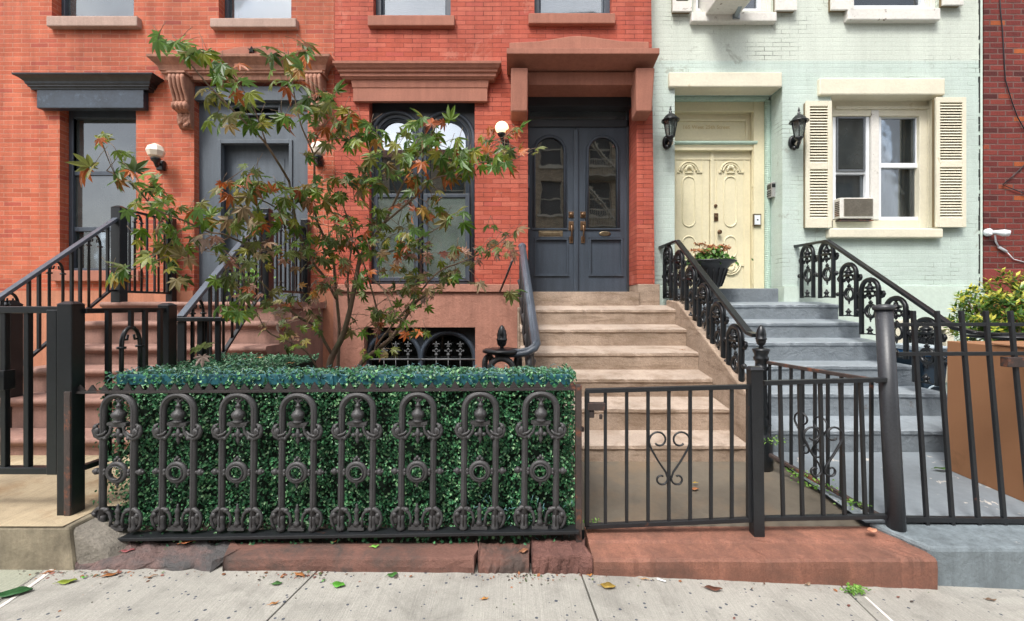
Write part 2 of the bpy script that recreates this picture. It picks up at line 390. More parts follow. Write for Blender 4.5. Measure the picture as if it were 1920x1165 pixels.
# ================================================================== LEFT HOUSE
DW = 5.67
def room(mb, x0, x1, z0, z1, y, dep, m=0):
    mb.poly([(x0,y+dep,z0),(x1,y+dep,z0),(x1,y+dep,z1),(x0,y+dep,z1)], m)
    mb.poly([(x0,y,z0),(x0,y+dep,z0),(x0,y+dep,z1),(x0,y,z1)], m); mb.poly([(x1,y,z0),(x1,y,z1),(x1,y+dep,z1),(x1,y+dep,z0)], m)
    mb.poly([(x0,y,z1),(x0,y+dep,z1),(x1,y+dep,z1),(x1,y,z1)], m); mb.poly([(x0,y,z0),(x1,y,z0),(x1,y+dep,z0),(x0,y+dep,z0)], m)
def frame4(mb, x0, x1, z0, z1, y0, y1, w, mat=0, wb=None, wt=None):
    wb = wb or w; wt = wt or w
    mb.box(x0, x0+w, y0, y1, z0, z1, mat); mb.box(x1-w, x1, y0, y1, z0, z1, mat)
    mb.box(x0+w, x1-w, y0, y1, z0, z0+wb, mat); mb.box(x0+w, x1-w, y0, y1, z1-wt, z1, mat)
HG = 'row houses along the street'
LH = thing('row_house', 'orange brick house on the left with black window cornice and blue-grey panelled doorway', 'house', (-6, DW+.2, .1), HG)
MH = thing('row_house', 'red painted brick house in the middle with arched double window and dark double door', 'house', (0, DW+.2, .1), HG)
GH = thing('row_house', 'mint green painted brick house with cream door, lintels and louvred shutters', 'house', (4, 6.15, .1), HG)
RH = thing('row_house', 'dark red brick house at the far right edge beyond the mint green one', 'house', (8, 6.15, .1), HG)

xr = X(627, DW); TOP = 7.6
w1 = (X(112,DW), X(255,DW), Z(510,DW), Z(203,DW)+.1)
u1 = (X(97,DW), X(251,DW), Z(31,DW), 6.9); u2 = (X(410,DW), X(546,DW), Z(35,DW), 6.9)
dl = (X(364,DW), X(577,DW), 1.45, 4.30)
b = MB(); b.wall(-10.5, xr, 1.64, TOP, DW, DW+.4, [w1, u1, u2, dl]); b.build('wall', M['brick_left'], LH)
b = MB(); b.box(-10.5, dl[0], DW-.025, DW+.4, .1, 1.638); b.box(dl[1], xr, DW-.025, DW+.4, .1, 1.638); b.box(dl[0], dl[1], DW-.025, DW+.4, .1, 1.44)
b.build('base_wall', M['base_left'], LH)
b = MB(); b.box(-10.5, xr, DW-.05, DW+.45, TOP+.002, TOP+.3); b.box(-10.5, xr, DW-.25, DW+.45, TOP+.302, TOP+.5); b.build('roof_cornice', M['brownstone_old'], LH, .02)
b = MB(); room(b, w1[0]-.3, w1[1]+.3, w1[2]-.3, w1[3]+.1, DW+.4, 1.2); room(b, u1[0]-.2, u1[1]+.2, u1[2]-.2, u1[3]+.1, DW+.4, 1.0); room(b, u2[0]-.2, u2[1]+.2, u2[2]-.2, u2[3]+.1, DW+.4, 1.0)
b.build('room_interior', M['room'], LH)
# lower window
d = DW+.13; x0, x1 = w1[0], w1[1]
b = MB(); frame4(b, x0, x1, w1[2], w1[3], DW+.115, DW+.24, .055, wt=.18)
zs = [Z(325,d), Z(430,d)]
for z in zs: b.box(x0+.055, x1-.055, DW+.13, DW+.2, z-.028, z+.028)
xi0, xi1 = X(137,d), x1-.055
b.box(x0+.055, xi0, DW+.125, DW+.2, zs[0]+.03, w1[3]-.18)
win = b.build('window', M['slate'], LH, .004)
b = MB(); b.box(xi0, xi1, DW+.16, DW+.166, zs[0]+.028, w1[3]-.18); b.box(x0+.055, xi1, DW+.15, DW+.156, zs[1]+.028, zs[0]-.028); b.build('screened_pane', M['screen_pane'], win)
b = MB(); b.box(x0+.055, xi1, DW+.16, DW+.166, w1[2]+.055, zs[1]-.028); b.build('lower_pane', M['clear_low'], win)
def curtain(x0, x1, z0, z1, y, n, amp=.02):
    b = MB(); k = n*6; pts = []
    for i in range(k+1):
        t = i/k; pts.append((x0+(x1-x0)*t, y + amp*math.sin(t*n*2*math.pi) + amp*.5*math.sin(t*n*3.3)))
    base = len(b.v)
    for zz in (z0, z1):
        for px_, py_ in pts: b.v.append((px_, py_, zz))
    for i in range(k): b.face((i, i+1, k+2+i, k+1+i), 0, True)
    return b
curtain(x0+.17, x1-.05, w1[2]+.03, zs[1]-.03, DW+.22, 9, .012).build('curtain', M['curtain'], win)
b = MB(); b.box(X(100,DW)+.02, X(268,DW), DW-.07, DW+.11, Z(528,DW), w1[2]+.012); b.build('window_sill', M['brownstone'], LH, .008)
# black cornice over it
b = MB(); zf = 3.887
b.cornice(-5.78, -4.625, DW, [(.075, zf), (.08, zf+.005), (.08, 4.11)], 1.0); fr = b.build('window_frieze', M['frieze'], LH, .006)
b = MB(); b.cornice(-5.82, -4.585, DW, [(.085, 4.112), (.09, 4.14), (.105, 4.142), (.107, 4.165), (.118, 4.168), (.124, 4.2), (.15, 4.228), (.176, 4.246), (.186, 4.25), (.19, 4.272)], 1.25)
b.build('window_cornice', M['black_cornice'], LH, .004)
# upper windows
for (a, c, z0, z1), sx0, sx1, sy0, sy1 in ((u1, 86, 257, 29.5, 51), (u2, 393, 555, 33.5, 53)):
    b = MB(); frame4(b, a, c, z0, z1, DW+.12, DW+.22, .045); w = b.build('window', M['slate'], LH, .004)
    b = MB(); b.box(a+.045, c-.045, DW+.16, DW+.166, z0+.045, z1-.045); b.build('pane', M['pane_sky'], w)
    b = MB(); b.box(a+.1, c-.06, DW+.26, DW+.265, z0+.01, z1); b.build('blind', M['blind'], w)
    b = MB(); b.box(X(sx0,DW-.07), X(sx1,DW-.07), DW-.07, DW+.118, Z(sy1-2,DW-.07), Z(sy0,DW-.07)); b.build('window_sill', M['sill_stone'], LH, .012)
# doorway
DP = DW+.09
b = MB(); b.box(dl[0], dl[1], DW+.005, DP, Z(188,DW), 4.2)
fx0, fx1, ft = X(410,DP), X(549,DP), Z(262.6,DP)
ix0, ix1, it = X(416,DP), X(543,DP), Z(270,DP)
vx0, vx1, vz0, vz1 = X(436,DP), X(524,DP), Z(227,DP), Z(201,DP)
b.wall(dl[0], dl[1], 1.47, 4.2, DP, DP+.05, [(ix0, ix1, 1.47, it), (vx0, vx1, vz0, vz1)])
ds = b.build('door_surround', M['slate_lt'], LH, .006)
b = MB(); b.box(fx0, ix0, DP-.02, DP-.002, 1.47, ft); b.box(ix1, fx1, DP-.02, DP-.002, 1.47, ft); b.box(ix0, ix1, DP-.02, DP-.002, it, ft); b.build('door_casing', M['slate_lt'], ds, .004)
b = MB(); frame4(b, vx0-.02, vx1+.02, vz0-.02, vz1+.02, DP-.015, DP+.03, .03); b.box(vx0+.01, vx1-.01, DP-.005, DP+.03, (vz0+vz1)/2-.014, (vz0+vz1)/2+.01)
b.build('vent_grille', M['slate_lt'], ds, .003)
b = MB(); b.box(vx0-.1, vx1+.1, DP+.1, DP+.11, vz0-.1, vz1+.1); b.build('vent_dark_plate', M['dark'], ds)  # near-black plate standing for the shade inside the vent
b = MB(); b.box(ix0-.05, ix1+.05, DP+.12, DP+.16, 1.47, it+.1); b.box(ix0+.12, ix1-.12, DP+.113, DP+.119, 1.75, 2.45); b.box(ix0+.12, ix1-.12, DP+.113, DP+.119, 2.6, it-.15)
dr = b.build('door', M['slate_lt'], LH, .006)
b = MB(); hx, hz = X(430,DP+.1), Z(429,DP+.1); b.lathe((hx,DP+.112,hz), [(.024,0),(.024,-.012),(.01,-.014),(.01,-.05)], 12, axis='y'); b.bar((hx-.01,DP+.065,hz),(hx+.1,DP+.065,hz+.004),.014,.016); b.build('handle', M['brass'], dr)
b = MB(); b.box(dl[0]+.01, dl[1]-.01, DW-.02, DP+.3, 1.44, 1.468); b.build('threshold', M['brownstone_old'], LH, .006)
# door hood
b = MB(); b.cornice(-4.22, -2.40, DW, [(.065, 4.24), (.07, 4.268), (.075, 4.306), (.098, 4.31), (.1, 4.335), (.112, 4.338), (.116, 4.36), (.13, 4.395), (.16, 4.425), (.185, 4.452), (.197, 4.462), (.2, 4.495)])
hood = b.build('door_hood', M['brownstone_old'], LH, .004)
b = MB(); cx = X(470, 5.62)
b.prism([(cx-.46,4.497),(cx+.46,4.497),(cx+.44,4.60),(cx+.12,4.665),(cx-.12,4.665),(cx-.44,4.60)], DW-.05, DW); b.build('pediment', M['brownstone'], hood, .008)
sx, sz = X(473,5.62), Z(95.5,5.62)
b = MB(); b.prism([(sx + (.048 if i%2==0 else .02)*math.sin(i*math.pi/5), sz + (.048 if i%2==0 else .02)*math.cos(i*math.pi/5)) for i in range(10)], DW-.075, DW-.052); b.build('star', M['dark'], hood)
for bx in (-4.155, -2.50):
    b = MB(); bw = .20
    prof = [(5.67,4.26),(5.475,4.26),(5.468,4.2),(5.49,4.11),(5.53,4.03),(5.552,3.96),(5.52,3.93),(5.512,3.89),(5.53,3.855),(5.57,3.84),(5.60,3.83),(5.59,3.77),(5.60,3.71),(5.635,3.66),(5.67,3.65)]
    b.prismx(prof, bx+.02, bx+bw-.02)
    for k in range(4):
        xx = bx + .025 + k*(bw-.05)/3
        b.tube([(xx,5.476,4.24),(xx,5.468,4.2),(xx,5.488,4.11),(xx,5.528,4.03),(xx,5.55,3.97),(xx,5.55,3.93)], .02, 8)
        b.ell((xx, 5.545, 3.892), .024, .05, .05, 12)
    b.box(bx-.01, bx+bw+.01, 5.46, 5.67, 4.262, 4.285)
    rnd = random.Random(3)
    for k in range(16): b.ell((bx+.04+rnd.random()*.12, 5.595+rnd.random()*.02, 3.67+rnd.random()*.15), .022, .02, .03, 7)
    b.build('bracket', M['brownstone_old'], hood, 0)

# ================================================================== MIDDLE HOUSE
xm = X(1226, DW)
wa = (X(692,DW), X(890,DW), Z(533,DW), Z(186,DW)+.05)
ma, mb_ = (X(700,DW), X(845,DW), Z(29,DW), 6.9), (X(1002,DW), X(1147,DW), Z(25,DW), 6.9)
en = (.2, X(1194,DW), 1.62, 4.30)
b = MB(); b.wall(xr+.003, xm, 1.72, TOP, DW, DW+.45, [wa, ma, mb_, (en[0], en[1], 1.0, en[3])])
for i, p in enumerate(b.v):
    if p[0] > xm-.01: b.v[i] = (p[0] + (2.6-p[2])*.012, p[1], p[2])
b.build('wall', M['brick_mid'], MH)
bw_ = (X(682.5,5.63), X(891,5.63), .3, Z(614,5.63))
b = MB(); b.wall(xr+.003, X(976,5.63), .1, Z(548,5.63), 5.63, DW+.4, [bw_]); b.build('base_wall', M['base_pink'], MH)
b = MB(); b.box(xr+.003, X(980,5.6), 5.6, DW+.3, Z(548,5.6)+.002, Z(533,5.6)); b.build('water_table', M['base_pink'], MH, .006)
b = MB(); b.box(en[1]+.005, xm+.06, 5.62, DW+.4, 1.44, 1.718); b.box(en[1]-.02, xm+.08, 5.60, DW+.4, 1.2, 1.438); b.build('jamb_base', M['stoop_tan'], MH, .008)
b = MB(); b.box(xr, xm, DW-.05, DW+.45, TOP+.002, TOP+.3); b.box(xr+.003, xm, DW-.25, DW+.45, TOP+.302, TOP+.5); b.build('roof_cornice', M['brownstone'], MH, .02)
b = MB(); room(b, wa[0]-.3, wa[1]+.3, wa[2]-.2, wa[3]+.1, DW+.45, 2.0); room(b, ma[0]-.2, ma[1]+.2, ma[2]-.2, ma[3]+.1, DW+.45, 1.0); room(b, mb_[0]-.2, mb_[1]+.2, mb_[2]-.2, mb_[3]+.1, DW+.45, 1.0)
room(b, bw_[0]-.2, bw_[1]+.2, bw_[2]-.1, bw_[3]+.1, DW+.4, 1.0); room(b, en[0]-.1, en[1]+.1, 1.6, 4.3, DW+.46, 2.2); b.build('room_interior', M['room'], MH)
for (a, c, z0, z1), sx0, sx1, sy0, sy1 in ((ma, 689, 852, 28.5, 48), (mb_, 991, 1154, 24.5, 44)):
    b = MB(); frame4(b, a, c, z0, z1, DW+.1, DW+.22, .07); b.box(a+.07, a+.09, DW+.14, DW+.2, z0+.07, z1-.07); b.box(c-.09, c-.07, DW+.14, DW+.2, z0+.07, z1-.07)
    w = b.build('window', M['slate'], MH, .006)
    b = MB(); b.box(a+.09, c-.09, DW+.17, DW+.176, z0+.07, z1-.07); b.build('pane', M['pane_sky'], w)
    b = MB()
    zz = z0
    while zz < z1: b.box(a+.05, c-.05, DW+.27, DW+.29, zz, zz+.02); zz += .024
    b.build('blind', M['blind'], w)
    b = MB(); b.box(X(sx0,DW-.06), X(sx1,DW-.06), DW-.06, DW+.098, Z(sy1,DW-.06), Z(sy0,DW-.06)); b.build('window_sill', M['brownstone'], MH, .01)
# window cornice + frieze
b = MB(); b.cornice(X(673,DW), X(906,DW), DW, [(.055, Z(190,DW-.055)), (.055, 4.145), (.062, 4.15), (.075, 4.235)])
b.build('window_frieze', M['brownstone'], MH, .004)
b = MB(); b.cornice(X(660,DW), X(914,DW), DW, [(.085, 4.237), (.1, 4.262), (.11, 4.264), (.112, 4.305), (.13, 4.312), (.134, 4.34), (.15, 4.352), (.168, 4.385), (.176, 4.388), (.178, 4.42)])
b.build('window_cornice', M['brownstone'], MH, .004)
# arched double window
DA = DW+.13; th = .07
b = MB(); zt = wa[3]; z0 = wa[2]; xmid = X(794, DA)
lights = []
for (g0, g1, e0, e1) in ((706, 782, wa[0], xmid), (797, 881, xmid, wa[1])):
    gx0, gx1 = X(g0,DA), X(g1,DA); rr = (gx1-gx0)/2; sp = Z(219,DA) - rr
    b.archplate(e0, e1, z0, zt, gx0, gx1, z0+.05, sp, DA, DA+th); lights.append((gx0, gx1, sp, rr))
b.box(wa[0], wa[1], DA-.03, DA-.002, z0, z0+.03)
aw = b.build('arched_window', M['slate_dk'], MH)
b = MB()
for (gx0, gx1, sp, rr) in lights:
    c = (gx0+gx1)/2
    ro = rr+.052; pts = [(c-ro, DA-.01, z0+.03)] + [(c - ro*math.cos(math.pi*i/20), DA-.01, sp+ro*math.sin(math.pi*i/20)) for i in range(21)] + [(c+ro, DA-.01, z0+.03)]
    b.tube(pts, .026, 8)
    for (k, w_, yo) in ((-.008, .014, .0), (-.03, .012, .02), (-.048, .010, .03)):
        ro = rr+k; pts = [(c-ro, DA+yo, z0+.03)] + [(c - ro*math.cos(math.pi*i/20), DA+yo, sp+ro*math.sin(math.pi*i/20)) for i in range(21)] + [(c+ro, DA+yo, z0+.03)]
        b.tube(pts, w_, 8)
b.build('arch_moulding', M['slate'], aw)
b = MB(); zm = Z(367, DA)
for i, (gx0, gx1, sp, rr) in enumerate(lights):
    b.box(gx0+.03, gx1-.03, DA+.01, DA+.05, zm-.03, zm+.02)
    frame4(b, gx0-.03 if i == 0 else gx0-.015, gx1+.02 if i == 0 else gx1, z0+.04, zm+.015, DA-.035, DA-.006, .055, wt=.045)
b.build('storm_sash', M['slate'], aw, .004)
b = MB()
for (gx0, gx1, sp, rr) in lights: b.archpane(gx0+.01, gx1-.01, zm+.01, sp, DA+.045)
b.build('upper_pane', M['pane_sky_clear'] if 'pane_sky_clear' in M else M['pane'], aw)
b = MB()
for (gx0, gx1, sp, rr) in lights: b.box(gx0+.02, gx1-.02, DA-.02, DA-.014, z0+.07, zm)
b.build('lower_pane', M['pane_low'] if 'pane_low' in M else M['pane'], aw)
b = MB()
for (gx0, gx1, sp, rr) in lights:
    n = 46
    for k in range(n):
        xx = gx0 + (gx1-gx0)*(k+.5)/n; b.box(xx-.005, xx+.005, DA+.07, DA+.085, z0+.05, zm)
b.build('ribbed_blind', M['ribbed'], aw)
b = MB(); cx, cz = X(812,DA+.1), Z(352,DA+.1)     # pale swan-neck ornament standing inside
b.tube([(cx+.075,DA+.16,cz+.02),(cx+.05,DA+.16,cz+.035),(cx+.01,DA+.16,cz+.03),(cx-.01,DA+.16,cz),(cx+.01,DA+.16,cz-.03),(cx+.06,DA+.16,cz-.05),(cx+.06,DA+.16,cz-.1)], [.012,.02,.018,.017,.017,.02,.025], 8)
tag(solo('ornament', b, M['curtain'], 'small pale swan-neck ornament standing inside the right arched window', 'ornament'))
# basement window
DB = 5.63+.14
b = MB(); xmid = X(790, DB); glz = []
for (e0, e1, o0, o1) in ((bw_[0], xmid, 695, 784), (xmid, bw_[1], 796, 885)):
    gx0, gx1 = X(o0,DB), X(o1,DB); rr = (gx1-gx0)/2; sp = Z(629,DB)-rr
    b.archplate(e0, e1, .3, bw_[3], gx0, gx1, .34, sp, DB, DB+.06); glz.append((gx0,gx1,sp,rr))
bwn = b.build('basement_window', M['slate_dk'], MH)
b = MB()
for (gx0,gx1,sp,rr) in glz:
    c = (gx0+gx1)/2; ro = rr+.04
    b.tube([(c-ro, DB-.015, .34)] + [(c - ro*math.cos(math.pi*i/20), DB-.015, sp+ro*math.sin(math.pi*i/20)) for i in range(21)] + [(c+ro, DB-.015, .34)], .03, 8)
b.build('arch_moulding', M['slate'], bwn)
b = MB()
for (gx0,gx1,sp,rr) in glz: b.archpane(gx0, gx1, .34, sp, DB+.05)
b.build('pane', M['pane_dark'], bwn)
b = MB(); gbars = [MB() for _ in range(6)]
for gi, (gx0,gx1,sp,rr) in enumerate(glz):
    zb = Z(674, DB-.04); b.tube([(gx0-.05,DB-.04,zb),(gx1+.05,DB-.04,zb)], .011, 8)
    for k in range(3):
        px_ = (720, 742, 765)[k] if gi == 0 else (818, 840.5, 863)[k]
        xx = X(px_, DB-.04); yy = DB-.04
        gbars[gi*3+k].tube([(xx,yy+.002,.34),(xx,yy+.002,Z(667,yy))], .008, 6)
        b.ell((xx,yy,Z(665,yy)), .022,.012,.016)
        z1_ = Z(658, yy)
        for s_ in (-1,1):
            b.tube([(xx,yy,z1_-.035),(xx+s_*.012,yy,z1_-.012),(xx+s_*.035,yy,z1_)], .005, 5); b.tube([(xx,yy,z1_+.035),(xx+s_*.012,yy,z1_+.012),(xx+s_*.035,yy,z1_)], .005, 5)
            b.ell((xx+s_*.04,yy,z1_), .01,.006,.012)
        z2_ = Z(646, yy); b.box(xx-.022, xx+.022, yy-.006, yy+.006, z2_-.028, z2_-.02)
        b.ell((xx,yy,z2_+.008), .009,.007,.035)
        for s_ in (-1,1): b.tube([(xx+s_*.008,yy,z2_-.02),(xx+s_*.02,yy,z2_+.008),(xx+s_*.036,yy,z2_+.01),(xx+s_*.04,yy,z2_-.006)], .006, 5)
b.build('grille', M['grille'], bwn); [q_.build('grille_bar', M['iron'], bwn) for q_ in gbars]
# entrance
b = MB(); b.box(en[0]-.01, 1.55, 5.575, 5.9, 4.165, 4.325); lint = b.build('lintel', M['brownstone'], MH, .006)
xL, xR = X(950,5.3), X(1237,5.3)
zf0, zf1 = Z(101,5.3), Z(90,5.3)
b = MB()
b.hexa([(xL,5.3,zf0),(xR,5.3,zf0),(xR,DW,4.33),(xL,DW,4.33),(xL,5.3,zf1),(xR,5.3,zf1),(xR,DW,zf1),(xL,DW,zf1)])
hd = b.build('door_hood', M['brownstone'], MH, .006)
y_ = 5.36
b = MB(); b.prism([(X(955,y_),zf1),(X(1217,y_),zf1),(X(1217,y_),Z(78,y_)),(X(1166,y_),Z(77,y_)),(X(1110,y_),Z(69,y_)),(X(1085,y_),Z(67,y_)),(X(1068,y_),Z(68,y_)),(X(1012,y_),Z(77,y_)),(X(955,y_),Z(80,y_))], y_, DW); b.build('pediment', M['brownstone'], hd, .01)
for (a0, a1, b0, b1) in ((958,990,957.5,989),(1192.5,1228,1193.5,1222.5)):
    yt, yb = 5.40, 5.44; zt_ = Z(127,yt); zb_ = Z(209,yb)
    b = MB(); b.hexa([(X(b0,yb),yb,zb_),(X(b1,yb),yb,zb_),(X(b1,yb),DW,zb_-.03),(X(b0,yb),DW,zb_-.03),(X(a0,yt),yt,zt_),(X(a1,yt),yt,zt_),(X(a1,yt),DW,zt_+.02),(X(a0,yt),DW,zt_+.02)])
    b.build('bracket', M['brownstone'], hd, .014)
b = MB(); b.box(xm-.04-.13, xm-.06, DW, DW+.001, 0, .01)
DD = 6.06
b = MB(); b.box(en[0], en[1], 5.9, DD+.05, 4.05, 4.166); b.box(en[0], en[1], DD-.02, DD+.05, Z(239,DD), Z(226,DD)); b.box(en[0], en[1], DD-.06, DD+.05, Z(203,DD), 4.06)
b.box(en[0], en[0]+.03, DD-.02, DD+.06, 1.64, 4.06); b.box(en[1]-.03, en[1], DD-.02, DD+.06, 1.64, 4.06); df = b.build('door_frame', M['slate_dk'], MH, .005)
b = MB(); b.box(en[0]+.03, en[1]-.03, DD+.01, DD+.016, Z(226,DD), Z(203,DD)); b.build('transom_pane', M['transom'], df)
b = MB(); b.box(en[0]-.01, en[1]+.005, 5.58, DD+.2, 1.42, 1.622); b.build('threshold', M['stoop_tan'], MH, .006)
xc = X(1080, DD); dxl = (.215, xc-.004), (xc+.004, X(1184,DD))
zd0, zd1 = 1.626, Z(239,DD)
for i, (a, c) in enumerate(dxl):
    gx0, gx1 = ((X(1002,DD), X(1059,DD)), (X(1102,DD), X(1158,DD)))[i]
    rr = (gx1-gx0)/2; gt = Z(257,DD); gb = Z(428,DD); pz0, pz1 = Z(515,DD), Z(448,DD); px0, px1 = ((X(1004,DD), X(1064,DD)), (X(1106,DD), X(1166,DD)))[i]
    b = MB(); b.archplate(a, c, gb-.05, zd1, gx0, gx1, gb, gt-rr, DD, DD+.045)
    b.wall(a, c, zd0, gb-.05, DD, DD+.045, [(px0, px1, pz0, pz1)])
    b.box(px0, px1, DD+.02, DD+.03, pz0, pz1)
    leaf = b.build('door', M['slate'], MH)
    b = MB(); frame4(b, px0-.012, px1+.012, pz0-.012, pz1+.012, DD-.014, DD+.02, .025)
    b.box(px0-.02, px1+.02, DD-.018, DD, pz0-.022, pz0-.012); b.box(gx0-.03, gx1+.03, DD-.018, DD+.01, gb-.022, gb-.002); b.box(px0-.02, px1+.02, DD-.018, DD, pz1+.012, pz1+.025)
    c_ = (gx0+gx1)/2; sp = gt-rr
    b.tube([(c_-rr, DD-.004, gb)] + [(c_ - rr*math.cos(math.pi*k/20), DD-.004, sp+rr*math.sin(math.pi*k/20)) for k in range(21)] + [(c_+rr, DD-.004, gb)], .015, 8)
    ro = rr+.028; b.tube([(c_-ro, DD, gb)] + [(c_ - ro*math.cos(math.pi*k/20), DD, sp+ro*math.sin(math.pi*k/20)) for k in range(21)] + [(c_+ro, DD, gb)], .007, 6)
    b.build('moulding', M['slate'], leaf, 0)
    b = MB(); b.archpane(gx0, gx1, gb, sp, DD+.022); b.build('pane', M['door_pane'] if 'door_pane' in M else M['pane'], leaf)
    if i == 1: curtain(gx0-.05, gx1+.05, gb-.1, gb+.55, DD+.12, 12, .012).build('curtain', M['teal_curtain'] if 'teal_curtain' in M else M['curtain'], leaf)
    hx = X(1071 if i == 0 else 1093, DD); b = MB()
    z = Z(403,DD); b.box(hx-.036, hx+.036, DD-.012, DD, z-.04, z+.04); b.lathe((hx,DD-.012,z), [(.026,0),(.024,-.014),(.012,-.02)], 14, axis='y')
    z = Z(424,DD); b.box(hx-.036, hx+.036, DD-.012, DD, z-.06, z+.06); b.box(hx-.012, hx+.012, DD-.05, DD, z+.01, z+.03)
    zl = Z(450,DD); b.box(hx-.026, hx+.026, DD-.012, DD, zl-.045, zl+.045)
    b.tube([(hx,DD-.012,z+.0),(hx,DD-.05,z-.01),(hx,DD-.065,z-.06),(hx,DD-.055,z-.12),(hx,DD-.03,zl+.01),(hx,DD-.012,zl-.01)], [.012,.016,.013,.011,.012,.012], 8)
    b.build('handle', M['darkbrass'], leaf, .003)
    b = MB()
    if i == 0:
        a0, a1, z0_, z1_ = X(1010,DD), X(1055,DD), Z(444.5,DD), Z(433.5,DD); b.box(a0, a1, DD-.014, DD, z0_, z1_); b.box(a0+.03, a1-.03, DD-.02, DD-.014, z0_+.022, z1_-.022); b.build('mail_slot', M['brass'], leaf, .004)
    else:
        b.lathe((X(1134,DD), DD, Z(438.5,DD)), [(.08,0),(.078,-.008),(.06,-.011)], 20, axis='y', sx=1, sy=.42); b.build('oval_plaque', M['brass'], leaf)
b = MB(); b.box(xc-.032, xc+.032, DD-.03, DD+.01, zd0, zd1-.03); b.build('astragal', M['slate'], MH, .014, seg=3)
b = MB(); hz = Z(341,6.0); b.box(.2, .235, 5.98, 6.03, hz-.08, hz+.08); b.build('door_bell', M['slate_lt'], MH, .004)
b = MB(); c = P(1062,213,7.0); b.tube([(c.x,c.y,c.z+.35),(c.x,c.y,c.z+.04)], .01, 6); b.lathe((c.x,c.y,c.z-.06), [(.02,-.04),(.02,0),(.05,.02),(.11,.07),(.13,.12),(.05,.13)], 16)
solo('pendant_lamp', b, M['iron'], 'dark pendant lamp hanging in the hall behind the transom above the double door', 'lamp')
# ================================================================== GREEN HOUSE
DG = 5.95
xg0, xg1 = xm+.004, X(1842, DG)
de = (X(1265,DG), X(1467,DG), 1.4, Z(163,DG))
ww = (X(1558,DG), X(1760,DG), Z(428,DG), Z(178,DG))
v1 = (X(1300,DG), X(1451,DG), Z(22,DG), 6.9); v2 = (X(1597,DG), X(1762,DG), Z(16,DG), 6.9)
gb_ = (X(1678,DG-.04), X(1786,DG-.04), .45, Z(600,DG-.04))
b = MB(); zb_ = Z(537,DG); b.wall(xg0, xg1, zb_, TOP+.2, DG, DG+.45, [(de[0],de[1],0,de[3]), ww, v1, v2])
b.build('wall', M['brick_green'], GH)
b = MB(); b.wall(de[1]+.0, xg1-.01, .1, zb_-.002, DG-.04, DG+.4, [gb_]); b.box(xg0, de[0], DG-.04, DG+.4, .1, zb_-.002); b.box(de[0]+.003, de[1]-.003, DG-.03, DG+.35, .1, 1.5)
b.build('base_wall', M['mint_pale'], GH, .008)
b = MB(); b.box(xg0, xg1, DG-.05, DG+.45, TOP+.202, TOP+.5); b.box(xg0, xg1, DG-.25, DG+.45, TOP+.502, TOP+.7); b.build('roof_cornice', M['cream_trim'], GH, .02)
b = MB()
for o in (ww, v1, v2, gb_): room(b, o[0]-.2, o[1]+.2, o[2]-.2, o[3]+.1, DG+.46, 1.6)
b.build('room_interior', M['room'], GH)
# door lintel, window lintel
b = MB(); b.box(X(1255,DG-.05), X(1467,DG-.05), DG-.05, DG+.2, Z(163,DG-.05), Z(135,DG-.05)); b.build('door_lintel', M['cream_trim'], GH, .014)
b = MB(); b.box(X(1537,DG-.05), X(1773,DG-.05), DG-.05, DG+.2, Z(178,DG-.05), Z(146,DG-.05)); b.build('window_lintel', M['cream_trim'], GH, .018)
b = MB(); b.box(X(1556,DG-.08), X(1769,DG-.08), DG-.08, DG+.14, Z(446,DG-.08), Z(428.5,DG-.08)); b.build('window_sill', M['cream_trim'], GH, .014)
# doorway: rope moulding, jamb, transom panel, doors
DG2 = DG+.40
RX = X(1437, DG+.33)
def rope(b, p, q, r, turns):
    p, q = Vector(p), Vector(q); n = turns*8; t = (q-p).normalized()
    a = t.cross(Vector((0,1,0))); a.normalize(); c = Vector((0,1,0))
    b.tube([p, q], r*.8, 8)
    for s in range(2):
        b.tube([p + (q-p)*(i/n) + (a*math.cos(2*math.pi*i/8+s*math.pi) + c*math.sin(2*math.pi*i/8+s*math.pi))*r*.55 for i in range(n+1)], r*.55, 6)
b = MB(); rope(b, (RX, DG+.30, 1.62), (RX, DG+.30, Z(190,DG+.3)), .042, 46); rope(b, (de[0], DG+.30, Z(185,DG+.3)), (RX, DG+.30, Z(185,DG+.3)), .042, 26)
zt2 = Z(268.5, DG2-.06); rope(b, (de[0], DG2-.07, zt2), (X(1418,DG2-.06), DG2-.07, zt2), .026, 36); b.build('rope_moulding', M['mint'], GH)
b = MB(); b.box(de[0], de[1], DG+.35, DG+.8, 1.5, 1.58); jx0, jx1 = X(1408,DG2), RX-.03
b.box(jx0+.0, jx1, DG+.32, DG2+.05, 1.58, 4.4)
b.box(jx1, de[1], DG+.38, DG2+.05, 1.58, 4.4)
b.box(de[0]-.02, jx0, DG2+.0, DG2+.05, Z(300,DG2), Z(276,DG2)+.1); b.box(de[0]-.02, jx0, DG+.33, DG2+.05, 4.14, 4.5)
b.box(de[0]-.02, jx0, DG2-.06, DG2, Z(282,DG2-.06), Z(273,DG2-.06))
djm = b.build('door_jamb', M['cream'], GH, .006)
b = MB(); b.box(jx0-.006, jx0, DG+.345, DG2-.02, 1.75, 2.9); b.box(jx0-.006, jx0, DG+.345, DG2-.02, 3.1, 4.0); b.build('jamb_panel', M['cream'], djm)
tz0, tz1 = Z(270,DG2), 4.15
b = MB(); b.box(de[0]-.02, jx0, DG2+.02, DG2+.05, tz0, tz1); frame4(b, de[0]-.02, jx0-.04, tz0+.05, tz1-.08, DG2-.002, DG2+.02, .035); tp = b.build('transom_panel', M['cream'], GH, .004)
cu = bpy.data.curves.new('address', 'FONT'); cu.body = '165 West 25th Street'; cu.size = .075; cu.extrude = .002; cu.align_x = 'CENTER'
to = bpy.data.objects.new('tmp_text', cu); COL.objects.link(to); bpy.context.view_layer.update()
